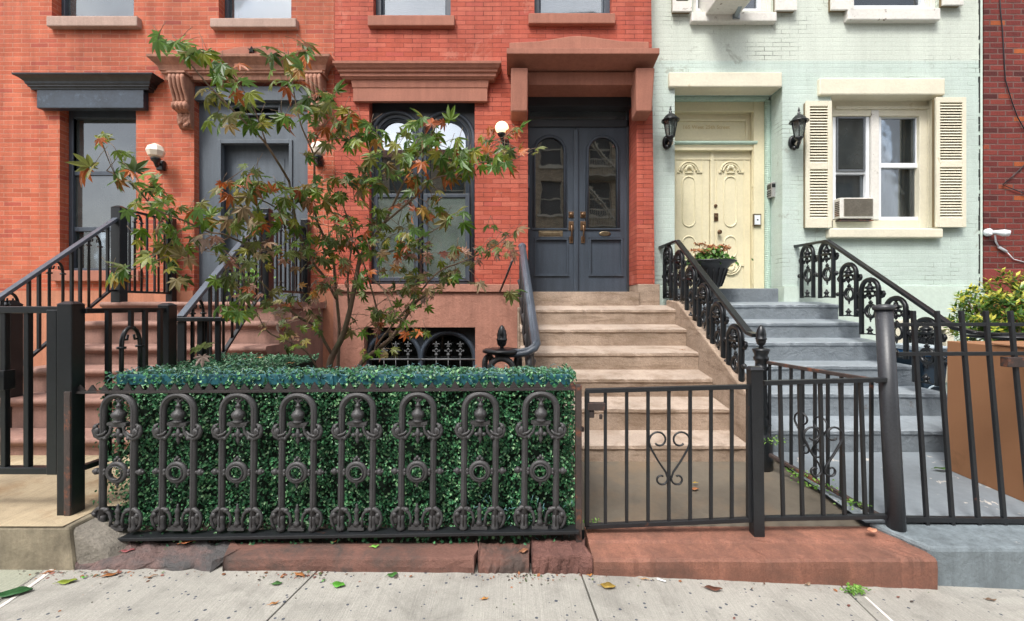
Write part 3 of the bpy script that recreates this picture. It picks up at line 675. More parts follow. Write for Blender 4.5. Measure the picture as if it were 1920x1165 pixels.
me = bpy.data.meshes.new_from_object(to.evaluated_get(bpy.context.evaluated_depsgraph_get())); bpy.data.objects.remove(to)
for v_ in me.vertices: v_.co = Vector((v_.co.x + X(1325,DG2), DG2+.0185 - v_.co.z, v_.co.y + Z(241,DG2))) - WLOC[GH.name]
me.materials.clear(); me.materials.append(mat('faded_lettering', s2l(196,176,126), .6, .05, 3, 30, .05, 0)); ad_ = bpy.data.objects.new('address_lettering', me); COL.objects.link(ad_); ad_.parent = tp
xdc = X(1331, DG2); zt3, zb3 = Z(281,DG2), 1.58
for i, (a, c) in enumerate(((xdc-.60, xdc-.004), (xdc+.004, jx0-.004))):
    b = MB(); b.box(a, c, DG2+.01, DG2+.05, zb3, zt3)
    leaf = b.build('door', M['cream'], GH, .004)
    b = MB(); cx = X(1292 if i == 0 else 1370, DG2); yy = DG2+.006
    # shell under an arch
    def arch_relief(cz, up, r=.135):
        s_ = 1 if up else -1
        for ro in (r, r-.03):
            b.tube([(cx - ro*math.cos(math.pi*k/16), yy, cz + s_*ro*math.sin(math.pi*k/16)) for k in range(17)], .014, 6, flat=(1,1.4,1))
        for s__ in (-1,1): b.box(cx+s__*r-.03, cx+s__*r+.03+s__*.02, yy-.012, yy+.01, cz-.016, cz+.012)
        for k in range(7):
            an = math.pi*(k+.5)/7; l = .075
            b.ell((cx+math.cos(an)*l*.62, yy-.004, cz+s_*(.01+math.sin(an)*l*.8)), .016, .026, .034)
        b.box(cx-.055, cx+.055, yy-.014, yy+.01, cz-.012*s_-.008, cz-.012*s_+.012)
    arch_relief(Z(322,DG2), True); arch_relief(Z(497,DG2), False)
    def oval(z0, z1, w):
        r = w/2
        pts = [(cx - r*math.cos(math.pi*k/10), yy+.004, z1-r+r*math.sin(math.pi*k/10)) for k in range(11)] + [(cx + r*math.cos(math.pi*k/10), yy+.004, z0+r-r*math.sin(math.pi*k/10)) for k in range(11)]
        b.tube(pts, .012, 6, closed=True)
    oval(Z(425,DG2), Z(331,DG2), .17); oval(Z(484,DG2), Z(443,DG2), .17)
    for xx in (cx-.19, cx+.19):
        if a+.03 < xx < c-.03: b.box(xx-.006, xx+.006, DG2+.002, DG2+.012, zb3+.12, zt3-.06)
    b.build('carved_panel', M['cream'], leaf)
    if i == 1:
        b = MB(); b.box(a, a+.05, DG2-.014, DG2+.012, zb3, zt3); b.build('astragal', M['cream'], leaf, .008)
        b = MB(); hx = X(1342,DG2); b.box(hx-.035, hx+.035, DG2-.004, DG2+.014, Z(415,DG2), Z(400,DG2)); b.lathe((hx,DG2,Z(386,DG2)), [(.024,.01),(.024,-.006),(.014,-.01)], 12, axis='y'); b.lathe((hx,DG2,Z(407,DG2)), [(.018,0),(.018,-.02),(.008,-.024)], 12, axis='y')
        b.lathe((X(1347,DG2),DG2+.01,Z(436,DG2)), [(.012,0),(.012,-.03),(.03,-.04),(.034,-.055),(.02,-.068)], 12, axis='y'); b.build('lock_set', M['darkbrass'], leaf, .003)
b = MB(); c = P(1419,413,DG+.31); b.box(c.x-.055, c.x+.055, DG+.295, DG+.318, c.z-.085, c.z+.085, 0); b.box(c.x-.04, c.x+.04, DG+.288, DG+.296, c.z-.065, c.z+.065, 1); b.lathe((c.x,DG+.288,c.z), [(.012,0),(.01,-.006)], 10, 2, axis='y')
solo('door_buzzer', b, [M['brass'], M['white'], M['iron']], 'small square buzzer plate on the cream door jamb', 'buzzer', None, .003)
b = MB(); c = P(1446,359,DG+.26); xx = X(1452,DG+.22); b.box(xx-.07, xx, DG+.16, DG+.3, c.z-.1, c.z+.1, 0); b.box(xx-.074, xx-.07, DG+.18, DG+.28, c.z+.02, c.z+.08, 1)
for k in range(3):
    for j in range(3): b.box(xx-.076, xx-.07, DG+.18+.035*k, DG+.2+.035*k, c.z-.08+.03*j, c.z-.062+.03*j, 1)
b.box(xx-.07, xx-.0, DG+.156, DG+.16, c.z+.03, c.z+.08, 1)
solo('intercom', b, [mat('grey_plastic', s2l(150,150,148), .5, .08), M['iron']], 'grey intercom keypad box on the mint reveal beside the cream door', 'intercom', None, .004)
# ---- big window
DV = DG+.14
b = MB(); b.box(ww[0], ww[1], DV, DV+.14, ww[3]-.22, ww[3]); b.box(ww[1]-.13, ww[1], DV-.01, DV+.14, ww[2], ww[3]-.22); b.box(ww[0], X(1562,DV), DV, DV+.14, ww[2], ww[3]-.22); b.box(ww[0], ww[1], DV, DV+.14, ww[2], Z(413,DV))
b.box(X(1566,DV), X(1744,DV), DV-.02, DV, Z(206,DV), Z(199,DV))
b.box(X(1738,DV), X(1744,DV), DV-.025, DV, ww[2]+.02, Z(206,DV))
b.box(ww[1]-.014, ww[1]-.002, DG+.003, DV-.012, ww[2]+.002, ww[3]-.002); b.box(ww[0]+.002, ww[0]+.014, DG+.003, DV-.012, ww[2]+.002, ww[3]-.002)
cas = b.build('window_casing', M['cream_trim'], GH, .006)
def dh(px0, px1, py0, py1, pm, y, lower_inset, metal, pn, nm='sash_window'):
    x0, x1, z0, z1, zm = X(px0,y), X(px1,y), Z(py1,y), Z(py0,y), Z(pm,y)
    b = MB(); frame4(b, x0, x1, z0, z1, y, y+.08, .045); b.box(x0+.045, x1-.045, y+.01, y+.06, zm-.025, zm+.025)
    frame4(b, x0+.045, x1-.045, zm+.025, z1-.045, y+.02, y+.06, .018)
    w = b.build(nm, metal, GH, .004)
    b = MB(); b.box(x0+.06, x1-.06, y+.04, y+.046, zm+.04, z1-.06); b.build('upper_pane', pn, w)
    b = MB(); b.box(x0+.045, x1-.045, y+.05, y+.056, z0+.045, zm-.025); b.build('lower_pane', pn, w)
    return x0, x1, z0, z1, zm, w
y = DV+.02
r1 = dh(1561, 1630, 213, 411, 323, y, 0, M['white'], M['pane_curt'])
r2 = dh(1646, 1729, 212, 413, 311, y, 0, M['white'], M['pane_curt'])
b = MB(); x0, x1 = r1[0], r1[1]; frame4(b, x0+.05, x1-.06, r1[4]+.01, r1[3]-.05, y-.01, y+.012, .022); b.build('screen_frame', mat('grey_aluminium', s2l(120,124,128), .4, .1, metal=.6), r1[5], .003)
b = MB(); b.box(x0+.07, x1-.08, y+.001, y+.005, r1[4]+.03, r1[3]-.07); b.build('insect_screen', M['screen_pane'], r1[5])
for r in (r1, r2): curtain(r[0]+.0, r[1]+.14, r[2]+.03, r[3]-.05, y+.15, 7, .02).build('curtain', M['grey_curtain'] if 'grey_curtain' in M else M['curtain'], r[5])
b = MB(); b.box(X(1631,y), X(1645,y), y-.03, y+.08, Z(413,y), Z(208,y)); b.build('mullion', M['white_old'], GH, .006)
# shutters
def shutter(px0, px1, py0, py1, tilt, d=DG-.05, name='shutter', m='cream_trim', rows=2, z1=None):
    x0, x1, z0 = X(px0,d), X(px1,d), Z(py1,d); z1 = z1 or Z(py0,d); w = x1-x0
    b = MB(); st = .05 if rows == 2 else .045
    b.box(x0, x0+st, d-.03, d, z0, z1); b.box(x1-st, x1, d-.03, d, z0, z1); b.box(x0+st, x1-st, d-.029, d-.001, z0, z0+.12); b.box(x0+st, x1-st, d-.029, d-.001, z1-.07, z1)
    zm = z0+(z1-z0)*.485; b.box(x0+st, x1-st, d-.029, d-.001, zm-.04, zm+.04)
    s = b.build(name, M[m], GH, .004)
    b = MB()
    for (a, c) in ((z0+.12, zm-.04), (zm+.04, z1-.07)):
        n = int((c-a)/.0355)
        for k in range(n):
            zz = a + (c-a)*(k+.5)/n; b.hexa([(x0+st,d-.026,zz-.016),(x1-st,d-.026,zz-.016),(x1-st,d-.02,zz-.016),(x0+st,d-.02,zz-.016),(x0+st,d-.006,zz+.012),(x1-st,d-.006,zz+.012),(x1-st,d,zz+.012),(x0+st,d,zz+.012)])
    b.build('louvre', M[m], s)
    b = MB(); b.box(x0+.01, x1-.01, d+.012, d+.045, z0+.01, z1-.01); b.build('louvre_shade_board', M['louvre_shadow'] if 'louvre_shadow' in M else M[m], s)  # board behind the slats, coloured as the shadow between them
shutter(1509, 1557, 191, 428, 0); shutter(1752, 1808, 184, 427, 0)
# ---- upper windows
for (o, s0, s1, t0, t1, sh) in ((v1, 1297, 1457, 22, 40, ((1260,1296,24),(1452,1492,22))), (v2, 1590, 1764, 15, 37, ((1556,1598,21),(1765,1803,12)))):
    b = MB(); frame4(b, o[0], o[1], o[2], o[3], DG+.06, DG+.2, .06); cs = b.build('window_casing', M['white_old'], GH, .006)
    b = MB(); frame4(b, o[0]+.06, o[1]-.12, o[2]+.06, o[3]-.06, DG+.09, DG+.17, .04); w = b.build('sash_window', M['white'], GH, .004)
    b = MB(); b.box(o[1]-.12, o[1]-.06, DG+.075, DG+.18, o[2]+.06, o[3]-.06); b.build('weathered_mullion', M['white_old'], w, .004)
    b = MB(); b.box(o[0]+.1, o[1]-.16, DG+.14, DG+.146, o[2]+.1, o[3]-.1); b.build('pane', M['pane_dim'], w)
    curtain(o[0]+.08, o[1]-.1, o[2]+.05, o[3]-.1, DG+.3, 7, .02).build('curtain', M['blind'] if o is v1 else M['room'], w)
    d_ = DG-.08; b = MB(); b.box(X(s0,d_), X(s1,d_), d_, DG+.058, Z(t1,d_), Z(t0,d_)); b.build('window_sill', M['white_old'], GH, .012)
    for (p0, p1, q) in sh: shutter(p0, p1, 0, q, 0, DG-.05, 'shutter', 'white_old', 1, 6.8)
# basement window of the green house
b = MB(); frame4(b, gb_[0], gb_[1], gb_[2], gb_[3], DG-.06, DG+.1, .1, wt=.13); bw2 = b.build('basement_window', M['cream_trim'], GH, .006)
b = MB(); b.box(gb_[0]+.1, gb_[1]-.1, DG+.02, DG+.03, gb_[2]+.1, gb_[3]-.13); b.build('pane', M['pane_dark'], bw2)
# drain/caulk seam on the boundary
b = MB(); b.box(xg1-.035, xg1-.01, DG-.012, DG+.1, .3, TOP); b.build('edge_flashing', M['mint_pale'], GH); b = MB()
zz = .6
while zz < TOP:
    h_ = random.uniform(.02,.11); b.box(xg1-.042-random.uniform(0,.014), xg1-.037, DG-.006, DG+.05, zz, zz+h_); zz += h_+random.choice((0,0,.004,.01,.05))
b.build('edge_crack', M['dark'], GH)
# ================================================================== RED HOUSE
b = MB(); b.wall(xg1+.012, 10.5, Z(505,DG), TOP, DG-.01, DG+.4, []); b.build('wall', M['brick_red'], RH)
b = MB(); b.box(xg1+.012, 10.5, DG-.06, DG+.4, .1, Z(527,DG-.04)); b.box(xg1-.0, 10.5, DG-.04, DG+.4, Z(527,DG-.04)+.001, Z(505,DG)-.001); b.build('base_wall', mat('red_sandstone', s2l(122,50,44), .85, .2, 3, 40, .12, .5, .008), RH, .01)
b = MB(); b.box(xg1+.03, 10.5, DG-.2, DG+.4, TOP+.002, TOP+.4); b.build('roof_cornice', M['brownstone_old'], RH, .02)
# cables and floodlight on the red house
b = MB(); yy = DG-.03
b.tube([P(x_, y_, yy) for x_, y_ in ((1872,-60),(1876,20),(1880,60),(1882,100),(1885,150),(1897,190),(1908,220),(1925,250),(1940,290),(1925,305),(1905,325),(1880,347),(1900,355),(1935,368))], .006, 6)
solo('cable', b, M['iron'], 'thin black cable looping down the dark red brick wall', 'cable')
b = MB(); c = P(1866,435,DG-.08); b.lathe((c.x-.04,DG-.01,c.z), [(.05,0),(.05,-.04),(.03,-.06)], 14, axis='y')
b.tube([(c.x-.03,DG-.05,c.z),(c.x+.02,DG-.08,c.z-.005),(c.x+.06,DG-.12,c.z-.02),(c.x+.11,DG-.15,c.z-.03)], [.018,.025,.045,.038], 10)
b.tube([(c.x+.03,DG-.05,c.z-.04),(c.x+.06,DG-.03,c.z-.12),(c.x+.1,DG-.03,c.z-.19)], .009, 6); b.tube([(c.x+.1,DG-.03,c.z-.19),(c.x+.2,DG-.03,c.z-.25)], .018, 6)
b.tube([(c.x+.2,DG-.03,c.z-.25),(c.x+.3,DG-.025,c.z-.35),(c.x+.5,DG-.02,c.z-.4)], .006, 6)
solo('security_light', b, M['white'], 'small white security light dangling its wire on the dark red brick wall', 'security light')
# ---- air conditioners
x0, x1 = X(1570,DG), X(1637,DG)
b = MB(); za, zb = Z(410,DV-.08), Z(371,DV-.08); xa, xb = X(1574,DV-.08), X(1638,DV-.08)
b.box(xa, xb, DV-.09, DV+.25, za, zb)
AC = thing('air_conditioner', 'small white window air conditioner with dirty grille in the lower left sash', 'air conditioner', ((xa+xb)/2, DV, za))
b.build('casing', M['white_old'], AC, .012)
b = MB(); gz0, gz1 = za+.035, zb-.015
b.box(xa+.05, xb-.025, DV-.098, DV-.09, gz0, gz1)
b.build('coil', mat('dirty_coil', s2l(150,144,132), .7, .3, 10, 60, .2, .3, .003, col2=s2l(150,146,138), c2thr=.66, c2s=14), AC)
b = MB()
for k in range(17): z_ = gz0+(gz1-gz0)*(k+.5)/17; b.box(xa+.05, xb-.025, DV-.104, DV-.098, z_-.0016, z_+.0016)
b.build('grille', mat('tan_grille', s2l(128,122,112), .7, .3, 10, 60, .2, 0), AC)
b = MB(); b.box(xa+.0, xb-.0, DV-.08, DV+.2, za-.03, za-.018); b.box(xa+.02, xb-.02, DV-.06, DV+.2, za-.018, za-.001); b.build('support_shelf', M['rust_iron'], AC)
b = MB()
for k in range(8): z_ = za+.04+k*.025; b.box(xa-.004, xa, DV-.08, DV-.0, z_, z_+.012)
b.build('side_louvre', M['rust_iron'], AC)
# upper one, only its underside and strut are in view
ya = DG-.42; xa, xb = X(1337,ya), X(1428,ya); za = Z(-6,ya)
AC2 = thing('air_conditioner', 'white air conditioner jutting from the upper window above the cream door', 'air conditioner', ((xa+xb)/2, DG, za))
b = MB(); b.hexa([(X(1345,ya),ya,za-.02),(X(1412,ya),ya,za-.02),(X(1412,ya),DG+.2,za+.01),(X(1345,ya),DG+.2,za+.01),(X(1345,ya),ya,za+.4),(X(1412,ya),ya,za+.4),(X(1412,ya),DG+.2,za+.4),(X(1345,ya),DG+.2,za+.4)]); b.build('casing', M['white_old'], AC2, .012)
b = MB(); b.bar(P(1380,31,DG-.09), (X(1392,ya+.08),ya+.08,za+.02), .05, .03); b.box(X(1374,DG-.09), X(1387,DG-.09), DG-.1, DG-.08, Z(35,DG-.09), Z(27,DG-.09)); b.build('support_strut', mat('galvanised_steel', s2l(150,158,164), .4, .1, metal=.5), AC2)
# chunks of red brick showing where paint fell, iron star anchor
# ================================================================== wall lamps
def wall_lamp_globe(px, py, bpx, bpy_, d, label, lit, facets, r):
    c = P(px, py, d); w = Vector((X(bpx,DW), DW, Z(bpy_,DW)))
    t = thing('wall_lamp', label, 'wall lamp', (w.x, DW, w.z), 'lamps on the house walls')
    b = MB()
    prof = [(r*max(.15,math.sin(math.pi*(i+.35)/(facets+.7))), -r*.92*math.cos(math.pi*(i+.35)/(facets+.7))) for i in range(facets+1)]
    b.lathe(c, prof, 8 if facets < 6 else 20, smooth=facets >= 6); b.build('globe', lit, t)
    b = MB(); b.lathe((c.x,c.y,c.z-r-.035), [(.02,-.02),(.024,.0),(.045,.02),(.058,.045),(.052,.05)], 12); b.build('globe_holder', M['iron'], t)
    b = MB(); b.tube([(c.x,c.y,c.z-r-.045),(c.x+.005,c.y+.01,c.z-r-.075),(w.x,DW-.08,w.z+.02),(w.x,DW-.03,w.z)], [.018,.02,.022,.03], 8); b.build('arm', M['iron'], t)
    b = MB(); b.box(w.x-.045, w.x+.045, DW-.055, DW, w.z-.065, w.z+.06); b.build('back_plate', M['iron'], t, .012)
LG = mat('frosted_globe_glass', s2l(226,214,196), .35, .06, 6, 30, .04, 0)
wall_lamp_globe(292, 284, 305, 312, DW-.2, 'unlit faceted white globe lamp between the left window and the blue-grey doorway', LG, 4, .1)
wall_lamp_globe(597, 280, 600, 304, DW-.2, 'unlit faceted white globe lamp right of the blue-grey doorway, half behind maple leaves', LG, 4, .1)
wall_lamp_globe(941, 240, 948, 272, DW-.17, 'lit warm round globe lamp on red brick beside the dark double door', emit('lit_globe', (1,.72,.36), .95, (.9,.8,.6)), 10, .082)
GLS = glass('lantern_glass', s2l(150,165,160), .12, .05, .6)
def lantern(px, py, mpx, mpy, label):
    d = DG-.22; c = P(px, py, d); w = P(mpx, mpy, DG)
    t = thing('wall_lamp', label, 'wall lamp', (w.x, DG, w.z), 'lamps on the house walls')
    b = MB(); b.lathe((c.x,c.y,c.z), [(.05,-.125),(.085,.07)], 6, smooth=False); b.build('lantern_glass', GLS, t)
    b = MB()
    for k in range(6):
        a = 2*math.pi*k/6; b.tube([(c.x+.05*math.cos(a),c.y+.05*math.sin(a),c.z-.125),(c.x+.087*math.cos(a),c.y+.087*math.sin(a),c.z+.07)], .006, 5)
    b.lathe((c.x,c.y,c.z-.17), [(.012,-.03),(.022,-.015),(.012,0),(.03,.02),(.058,.045)], 12); b.build('lantern_frame', M['iron'], t)
    b = MB(); b.lathe((c.x,c.y,c.z+.07), [(.112,0),(.112,.014),(.09,.025),(.075,.055),(.045,.085),(.03,.095),(.016,.105),(.02,.12),(.01,.13),(.014,.15),(.004,.19)], 12); b.build('lantern_cap', M['iron'], t)
    b = MB(); b.tube([(w.x,DG-.03,w.z),(w.x+.02,DG-.12,w.z-.0),(c.x+.0,d+.03,c.z-.24),(c.x,d,c.z-.19)], [.03,.025,.018,.014], 8); b.ell((c.x-.02,d+.06,c.z-.235), .03,.03,.03); b.build('arm', M['iron'], t)
    b = MB(); b.lathe((w.x,DG,w.z), [(.075,0),(.075,-.02),(.05,-.035)], 16, axis='y', sy=1.25, sx=.8); b.build('back_plate', M['iron'], t)
    b = MB(); b.lathe((w.x+.025,DG-.05,w.z-.03), [(.03,.0),(.034,-.04),(.02,-.06)], 12, axis='y'); b.build('motion_sensor', LG, t)
lantern(1257, 238, 1250, 268, 'black carriage lantern on the mint wall left of the cream door')
lantern(1498, 240, 1486, 268, 'black carriage lantern on the mint wall between the cream door and left shutter')
# ================================================================== GROUND
def zs(x): return .0089*(.43-x) if x < .43 else -.045*(x-.43)
def sheet(mb, xs, ys, zf, mat=0):
    b0 = len(mb.v)
    for y in ys:
        for x in xs: mb.v.append((x, y, zf(x, y)))
    n = len(xs)
    for j in range(len(ys)-1):
        for i in range(n-1): mb.face((b0+j*n+i, b0+j*n+i+1, b0+(j+1)*n+i+1, b0+(j+1)*n+i), mat)
def concrete(name, col, speck, brush=(1, .45), stain=None):
    m, b, N, L = nodes(name); v = N('TexCoord').outputs['Object']
    n1 = noise(N, L, v, 1.1, 6, .6); c = ramp(N, L, n1, [(.3, sc3(col,.86)), (.7, sc3(col,1.1))])
    mp = N('Mapping'); mp.inputs['Rotation'].default_value = (0,0,R(-28)); mp.inputs['Scale'].default_value = (150,3,1); L(v, mp.inputs[0])
    n2 = noise(N, L, mp.outputs[0], 1, 3, .6); c = mix(N, L, 1, c, ramp(N, L, n2, [(.3, g(.86)), (.65, g(1.06))]), 'MULTIPLY')
    n5 = noise(N, L, v, 160, 2, .6); c = mix(N, L, 1, c, ramp(N, L, n5, [(.3, g(.84)), (.7, g(1.1))]), 'MULTIPLY')
    vo = N('TexVoronoi'); vo.inputs['Scale'].default_value = 26; vo.inputs['Randomness'].default_value = 1
    L(v, vo.inputs['Vector'])
    wn = N('TexWhiteNoise'); L(vo.outputs['Position'], wn.inputs['Vector'])
    th = N('Math', operation='MULTIPLY'); L(wn.outputs['Value'], th.inputs[0]); th.inputs[1].default_value = .26
    th2 = N('Math', operation='SUBTRACT'); L(th.outputs[0], th2.inputs[0]); th2.inputs[1].default_value = .035
    lt = N('Math', operation='LESS_THAN'); L(vo.outputs['Distance'], lt.inputs[0]); L(th2.outputs[0], lt.inputs[1])
    v2 = N('TexVoronoi'); v2.inputs['Scale'].default_value = 2.3; L(v, v2.inputs['Vector']); nd = noise(N, L, v, 18, 3, .6)
    a2 = N('Math', operation='MULTIPLY_ADD'); L(nd, a2.inputs[0]); a2.inputs[1].default_value = .12; L(v2.outputs['Distance'], a2.inputs[2])
    c = mix(N, L, ramp(N, L, a2.outputs[0], [(.10, g(.62)), (.125, g(0))]), c, sc3(col,.3))
    nb_ = noise(N, L, v, 3.2, 9, .75, .6); c = mix(N, L, 1, c, ramp(N, L, nb_, [(.36, g(.74)), (.52, g(1)), (.7, g(1.06))]), 'MULTIPLY')
    c = mix(N, L, lt.outputs[0], c, ramp(N, L, wn.outputs['Value'], [(.3, speck), (.9, sc3(speck,.6))])) if speck else c
    if stain:
        n6 = noise(N, L, v, 2.2, 8, .7, .3); c = mix(N, L, ramp(N, L, n6, [(.52, g(0)), (.7, g(.8))]), c, stain)
    L(c, b.inputs['Base Color']); b.inputs['Roughness'].default_value = .85
    h = N('Math', operation='ADD'); L(n2, h.inputs[0]); L(n5, h.inputs[1]); bumpn(N, L, b, h.outputs[0], .5, .004); return m
M['walk'] = concrete('sidewalk_concrete', s2l(157,154,146), s2l(86,90,102))
M['walk_green'] = concrete('mossy_sidewalk_concrete', s2l(146,148,132), None)
M['conc_old'] = concrete('stained_concrete', s2l(172,156,128), None, stain=s2l(126,94,58))
M['kerb_conc'] = mat('grimy_kerb_concrete', s2l(140,130,110), .9, .25, 2.5, 50, .15, .5, .008, col2=s2l(92,84,70), c2thr=.58, c2s=3, c2w=.1, streak=.3)
M['kerb_red'] = mat('weathered_red_sandstone', s2l(108,76,66), .88, .3, 3.5, 60, .15, .6, .012, col2=s2l(74,62,57), c2thr=.54, c2s=4, c2w=.08)
M['kerb_dark'] = mat('dark_split_stone', s2l(104,84,80), .85, .3, 4, 40, .2, .8, .02, col2=s2l(74,72,72), c2thr=.5, c2s=2, c2w=.06)
M['slab_red'] = mat('rust_red_slab', s2l(138,93,76), .8, .26, 2.5, 110, .25, .6, .006, col2=s2l(92,66,56), c2thr=.56, c2s=3, c2w=.14, streak=.25, bump2=8)
M['bluestone'] = mat('courtyard_bluestone', s2l(98,91,80), .6, .2, 1.8, 18, .08, .4, .006, col2=s2l(116,100,82), c2thr=.6, c2s=2, c2w=.1)
M['soil'] = mat('dark_soil', s2l(62,54,46), .95, .4, 10, 60, .3, 1, .03)
M['caulk'] = mat('white_joint_paint', s2l(208,200,194), .7, .12, 6, 30, .1, .5, .006)
M['asphalt'] = mat('asphalt', (.05,.05,.052), .85, .2, 2, 120, .3, .4, .005)
b = MB(); sheet(b, [-60,60], [-60,60], lambda x, y: -.6); struct('ground', b, M['asphalt'])
b = MB(); sheet(b, [-40,40], [-12.6,-2.2], lambda x, y: -.30); struct('road', b, M['asphalt'])
def slabs(b, edges, y0, y1, gap=.006, mat_=0, th=.12):
    for i in range(len(edges)-1):
        (a0, a1), (c0, c1) = edges[i], edges[i+1]        # x at y0 and y1
        p = [(a0+gap, y0), (c0-gap, y0), (c1-gap, y1), (a1+gap, y1)]
        lo = [(x, y, zs(x)-th) for x, y in p]; hi = [(x, y, zs(x)) for x, y in p]
        b.hexa(lo+hi, mat_)
# joint lines read from the photo: (x at y=-2.1, x at y=2.5)
xj = [(-16,-16),(-12,-12),(-8,-8),(-1.55*1.0,-2.43)]
def jline(p, q):
    d0, d1 = [F*EYE/(py-CY) for (_, py) in (p, q)]; x0, x1 = X(p[0],d0), X(q[0],d1)
    f = lambda y: x0+(x1-x0)*(y-d0)/(d1-d0); return (f(-2.2), f(2.56))
j1 = jline((505,1165),(592,1078)); j2 = jline((1122,1165),(1093,1085)); 
jL = jline((0,1138),(112,1056)); jR = (X(1690,2.1)-1.6*2.0, X(1618,2.4))
jR = jline((1672,1165),(1600,1098))
b = MB(); slabs(b, [(-40,-40),(-14,-14),(-9,-9),jL], -2.2, 2.56, .0, 1); slabs(b, [jL, j1, j2, jR, (5.5,5.5), (9,9), (40,40)], -2.2, 2.56, .004, 0)
struct('sidewalk', b, [M['walk'], M['walk_green']], .004)
b = MB(); b.box(-40, 40, -2.4, -2.203, -.45, -.03); struct('street_kerb', b, M['kerb_conc'], .02)
b = MB(); b.box(-40, 40, -15.6, -12.6, -.45, -.1); struct('far_sidewalk', b, M['walk'], .02)
b = MB(); 
def strip(b, pts, w, z=.003):
    for i in range(len(pts)-1):
        p, q = Vector(pts[i]), Vector(pts[i+1]); t = (q-p).normalized(); n = Vector((-t.y, t.x)) * w/2
        w2 = .7+.6*random.random(); n2 = n*w2
        b.poly([(*(p-n), zs(p.x)+z), (*(q-n2), zs(q.x)+z), (*(q+n2), zs(q.x)+z), (*(p+n), zs(p.x)+z)])
def gp(px, py):      # a point on the sidewalk
    d = F*EYE/(py-CY)
    for _ in range(4): d = F*(EYE-zs(X(px,d)))/(py-CY)
    return (X(px,d), d)
strip(b, [gp(-60,1180), gp(0,1139), gp(40,1112), gp(80,1083), gp(118,1052)], .022); strip(b, [gp(-80,1060), gp(0,1057), gp(60,1054), gp(110,1050), gp(158,1043)], .03, .0045)
strip(b, [gp(1622,1120), gp(1640,1136), gp(1675,1168)], .014)
struct('joint_paint', b, M['caulk'])
# left courtyard, kerb
b = MB(); sheet(b, [-12,-2.43], [2.452,2.7], lambda x, y: .262); sheet(b, [-12,-2.32], [2.701,3.4,5.7], lambda x, y: .262+.04*(min(y,3.45)-2.7)/.75); struct('left_courtyard', b, M['conc_old'])
b = MB(); b.hexa([(-12,2.45,-.05),(-2.36,2.45,-.05),(-2.36,2.62,-.05),(-12,2.62,-.05),(-12,2.455,.258),(-2.40,2.455,.256),(-2.40,2.62,.258),(-12,2.62,.258)])
tag(solo('kerb', b, M['kerb_conc'], 'tall stained concrete kerb along the left courtyard below the black gate post', 'kerb', 'kerbs along the sidewalk', .015))
b = MB(); b.hexa([(-2.36,2.46,-.05),(-2.16,2.50,-.05),(-2.08,2.66,-.05),(-2.36,2.66,-.05),(-2.41,2.47,.25),(-2.25,2.5,.115),(-2.2,2.66,.12),(-2.42,2.66,.25)])
solo('kerb', b, mat('pale_patch_mortar', s2l(126,120,110), .9, .3, 5, 40, .15, .8, .015), 'pale mortar patch at the end of the stained concrete kerb', 'kerb', 'kerbs along the sidewalk', .02)
# middle courtyard + bed
b = MB(); sheet(b, [.36,1.3,2.16], [2.74,3.2,3.72,5.6], lambda x, y: .10+.1*(min(y,3.7)-2.74)/.96); struct('middle_courtyard', b, M['bluestone'])
b = MB(); sheet(b, [-2.4+.08*i for i in range(36)], [2.56,2.6,2.66,2.72,2.8,3.2,3.8,5.6], lambda x, y: (.052 if y < 2.7 else .12) + .008*math.sin(x*23+y*31) + .006*math.sin(x*57-y*41)); struct('planting_bed', b, M['soil'])
# right courtyard + grey kerb
b = MB(); sheet(b, [2.13,3,4,12], [2.73,3.2,3.78,6.0], lambda x, y: .145+.085*(min(y,3.78)-2.7)/1.08); struct('right_courtyard', b, M['grey_floor'])
xk = X(1756,2.49)
b = MB(); b.hexa([(xk,2.49,-.25),(12,2.49,-.6),(12,2.76,-.6),(xk-.07,2.76,-.25),(xk-.015,2.505,.116),(12,2.505,.116),(12,2.76,.146),(xk-.17,2.76,.146)])
M['grey_kerb'] = mat('painted_kerb', s2l(116,126,131), .6, .16, 2, 30, .1, .6, .008, col2=s2l(186,180,172), c2thr=.68, c2s=6, c2w=.01, streak=.3, bump2=6)
solo('kerb', b, M['grey_kerb'], 'grey painted concrete kerb at the right edge under the tall railing', 'kerb', 'kerbs along the sidewalk', .02)
# kerb stones under the hedge fence
def stone(pts_front, pts_back, zb, name, label, m, bev=.012, d0=2.46, d1=2.63, jag=.012, tilt=0):
    # px along the front edge and the back edge of the top; subdivided and roughened
    b = MB(); n = 14; rnd = random.Random(len(label))
    rows = []
    for (dd, (pa, pb), zz) in ((d0, pts_front, -.06), (d0, pts_front, zb*.45), (d0+.012, pts_front, zb), (d0*.5+d1*.5, [(pts_front[k]+pts_back[k])/2 for k in (0,1)], zb+.006), (d1, pts_back, zb+.004+tilt), (d1, pts_back, -.06)):
        row = []
        for i in range(n+1):
            x = X(pa+(pb-pa)*i/n, 2.46 if dd < 2.55 else dd); j = rnd.uniform(-1,1)*jag
            row.append((x, dd + (j*.6 if dd < 2.55 else 0), zz + (j*.5 if zz > 0 else 0)))
        rows.append(row)
    for r in rows: b.v.extend(r)
    w = n+1
    for k in range(len(rows)-1):
        for i in range(n): b.face((k*w+i, k*w+i+1, (k+1)*w+i+1, (k+1)*w+i))
    b.face([k*w for k in reversed(range(len(rows)))]); b.face([k*w+n for k in range(len(rows))])
    solo('kerb_stone', b, m, label, 'kerb stone', 'old stones edging the planting bed', bev)
stone((143,398),(190,440), .055, 'a', 'dark split brownstone kerb stone with slanting cracks at the left end below the fence', M['kerb_dark'], .01, jag=.03, tilt=.03)
stone((420,889),(436,893), .082, 'b', 'long flat red sandstone kerb stone in front of the planting bed', M['kerb_red'], jag=.008)
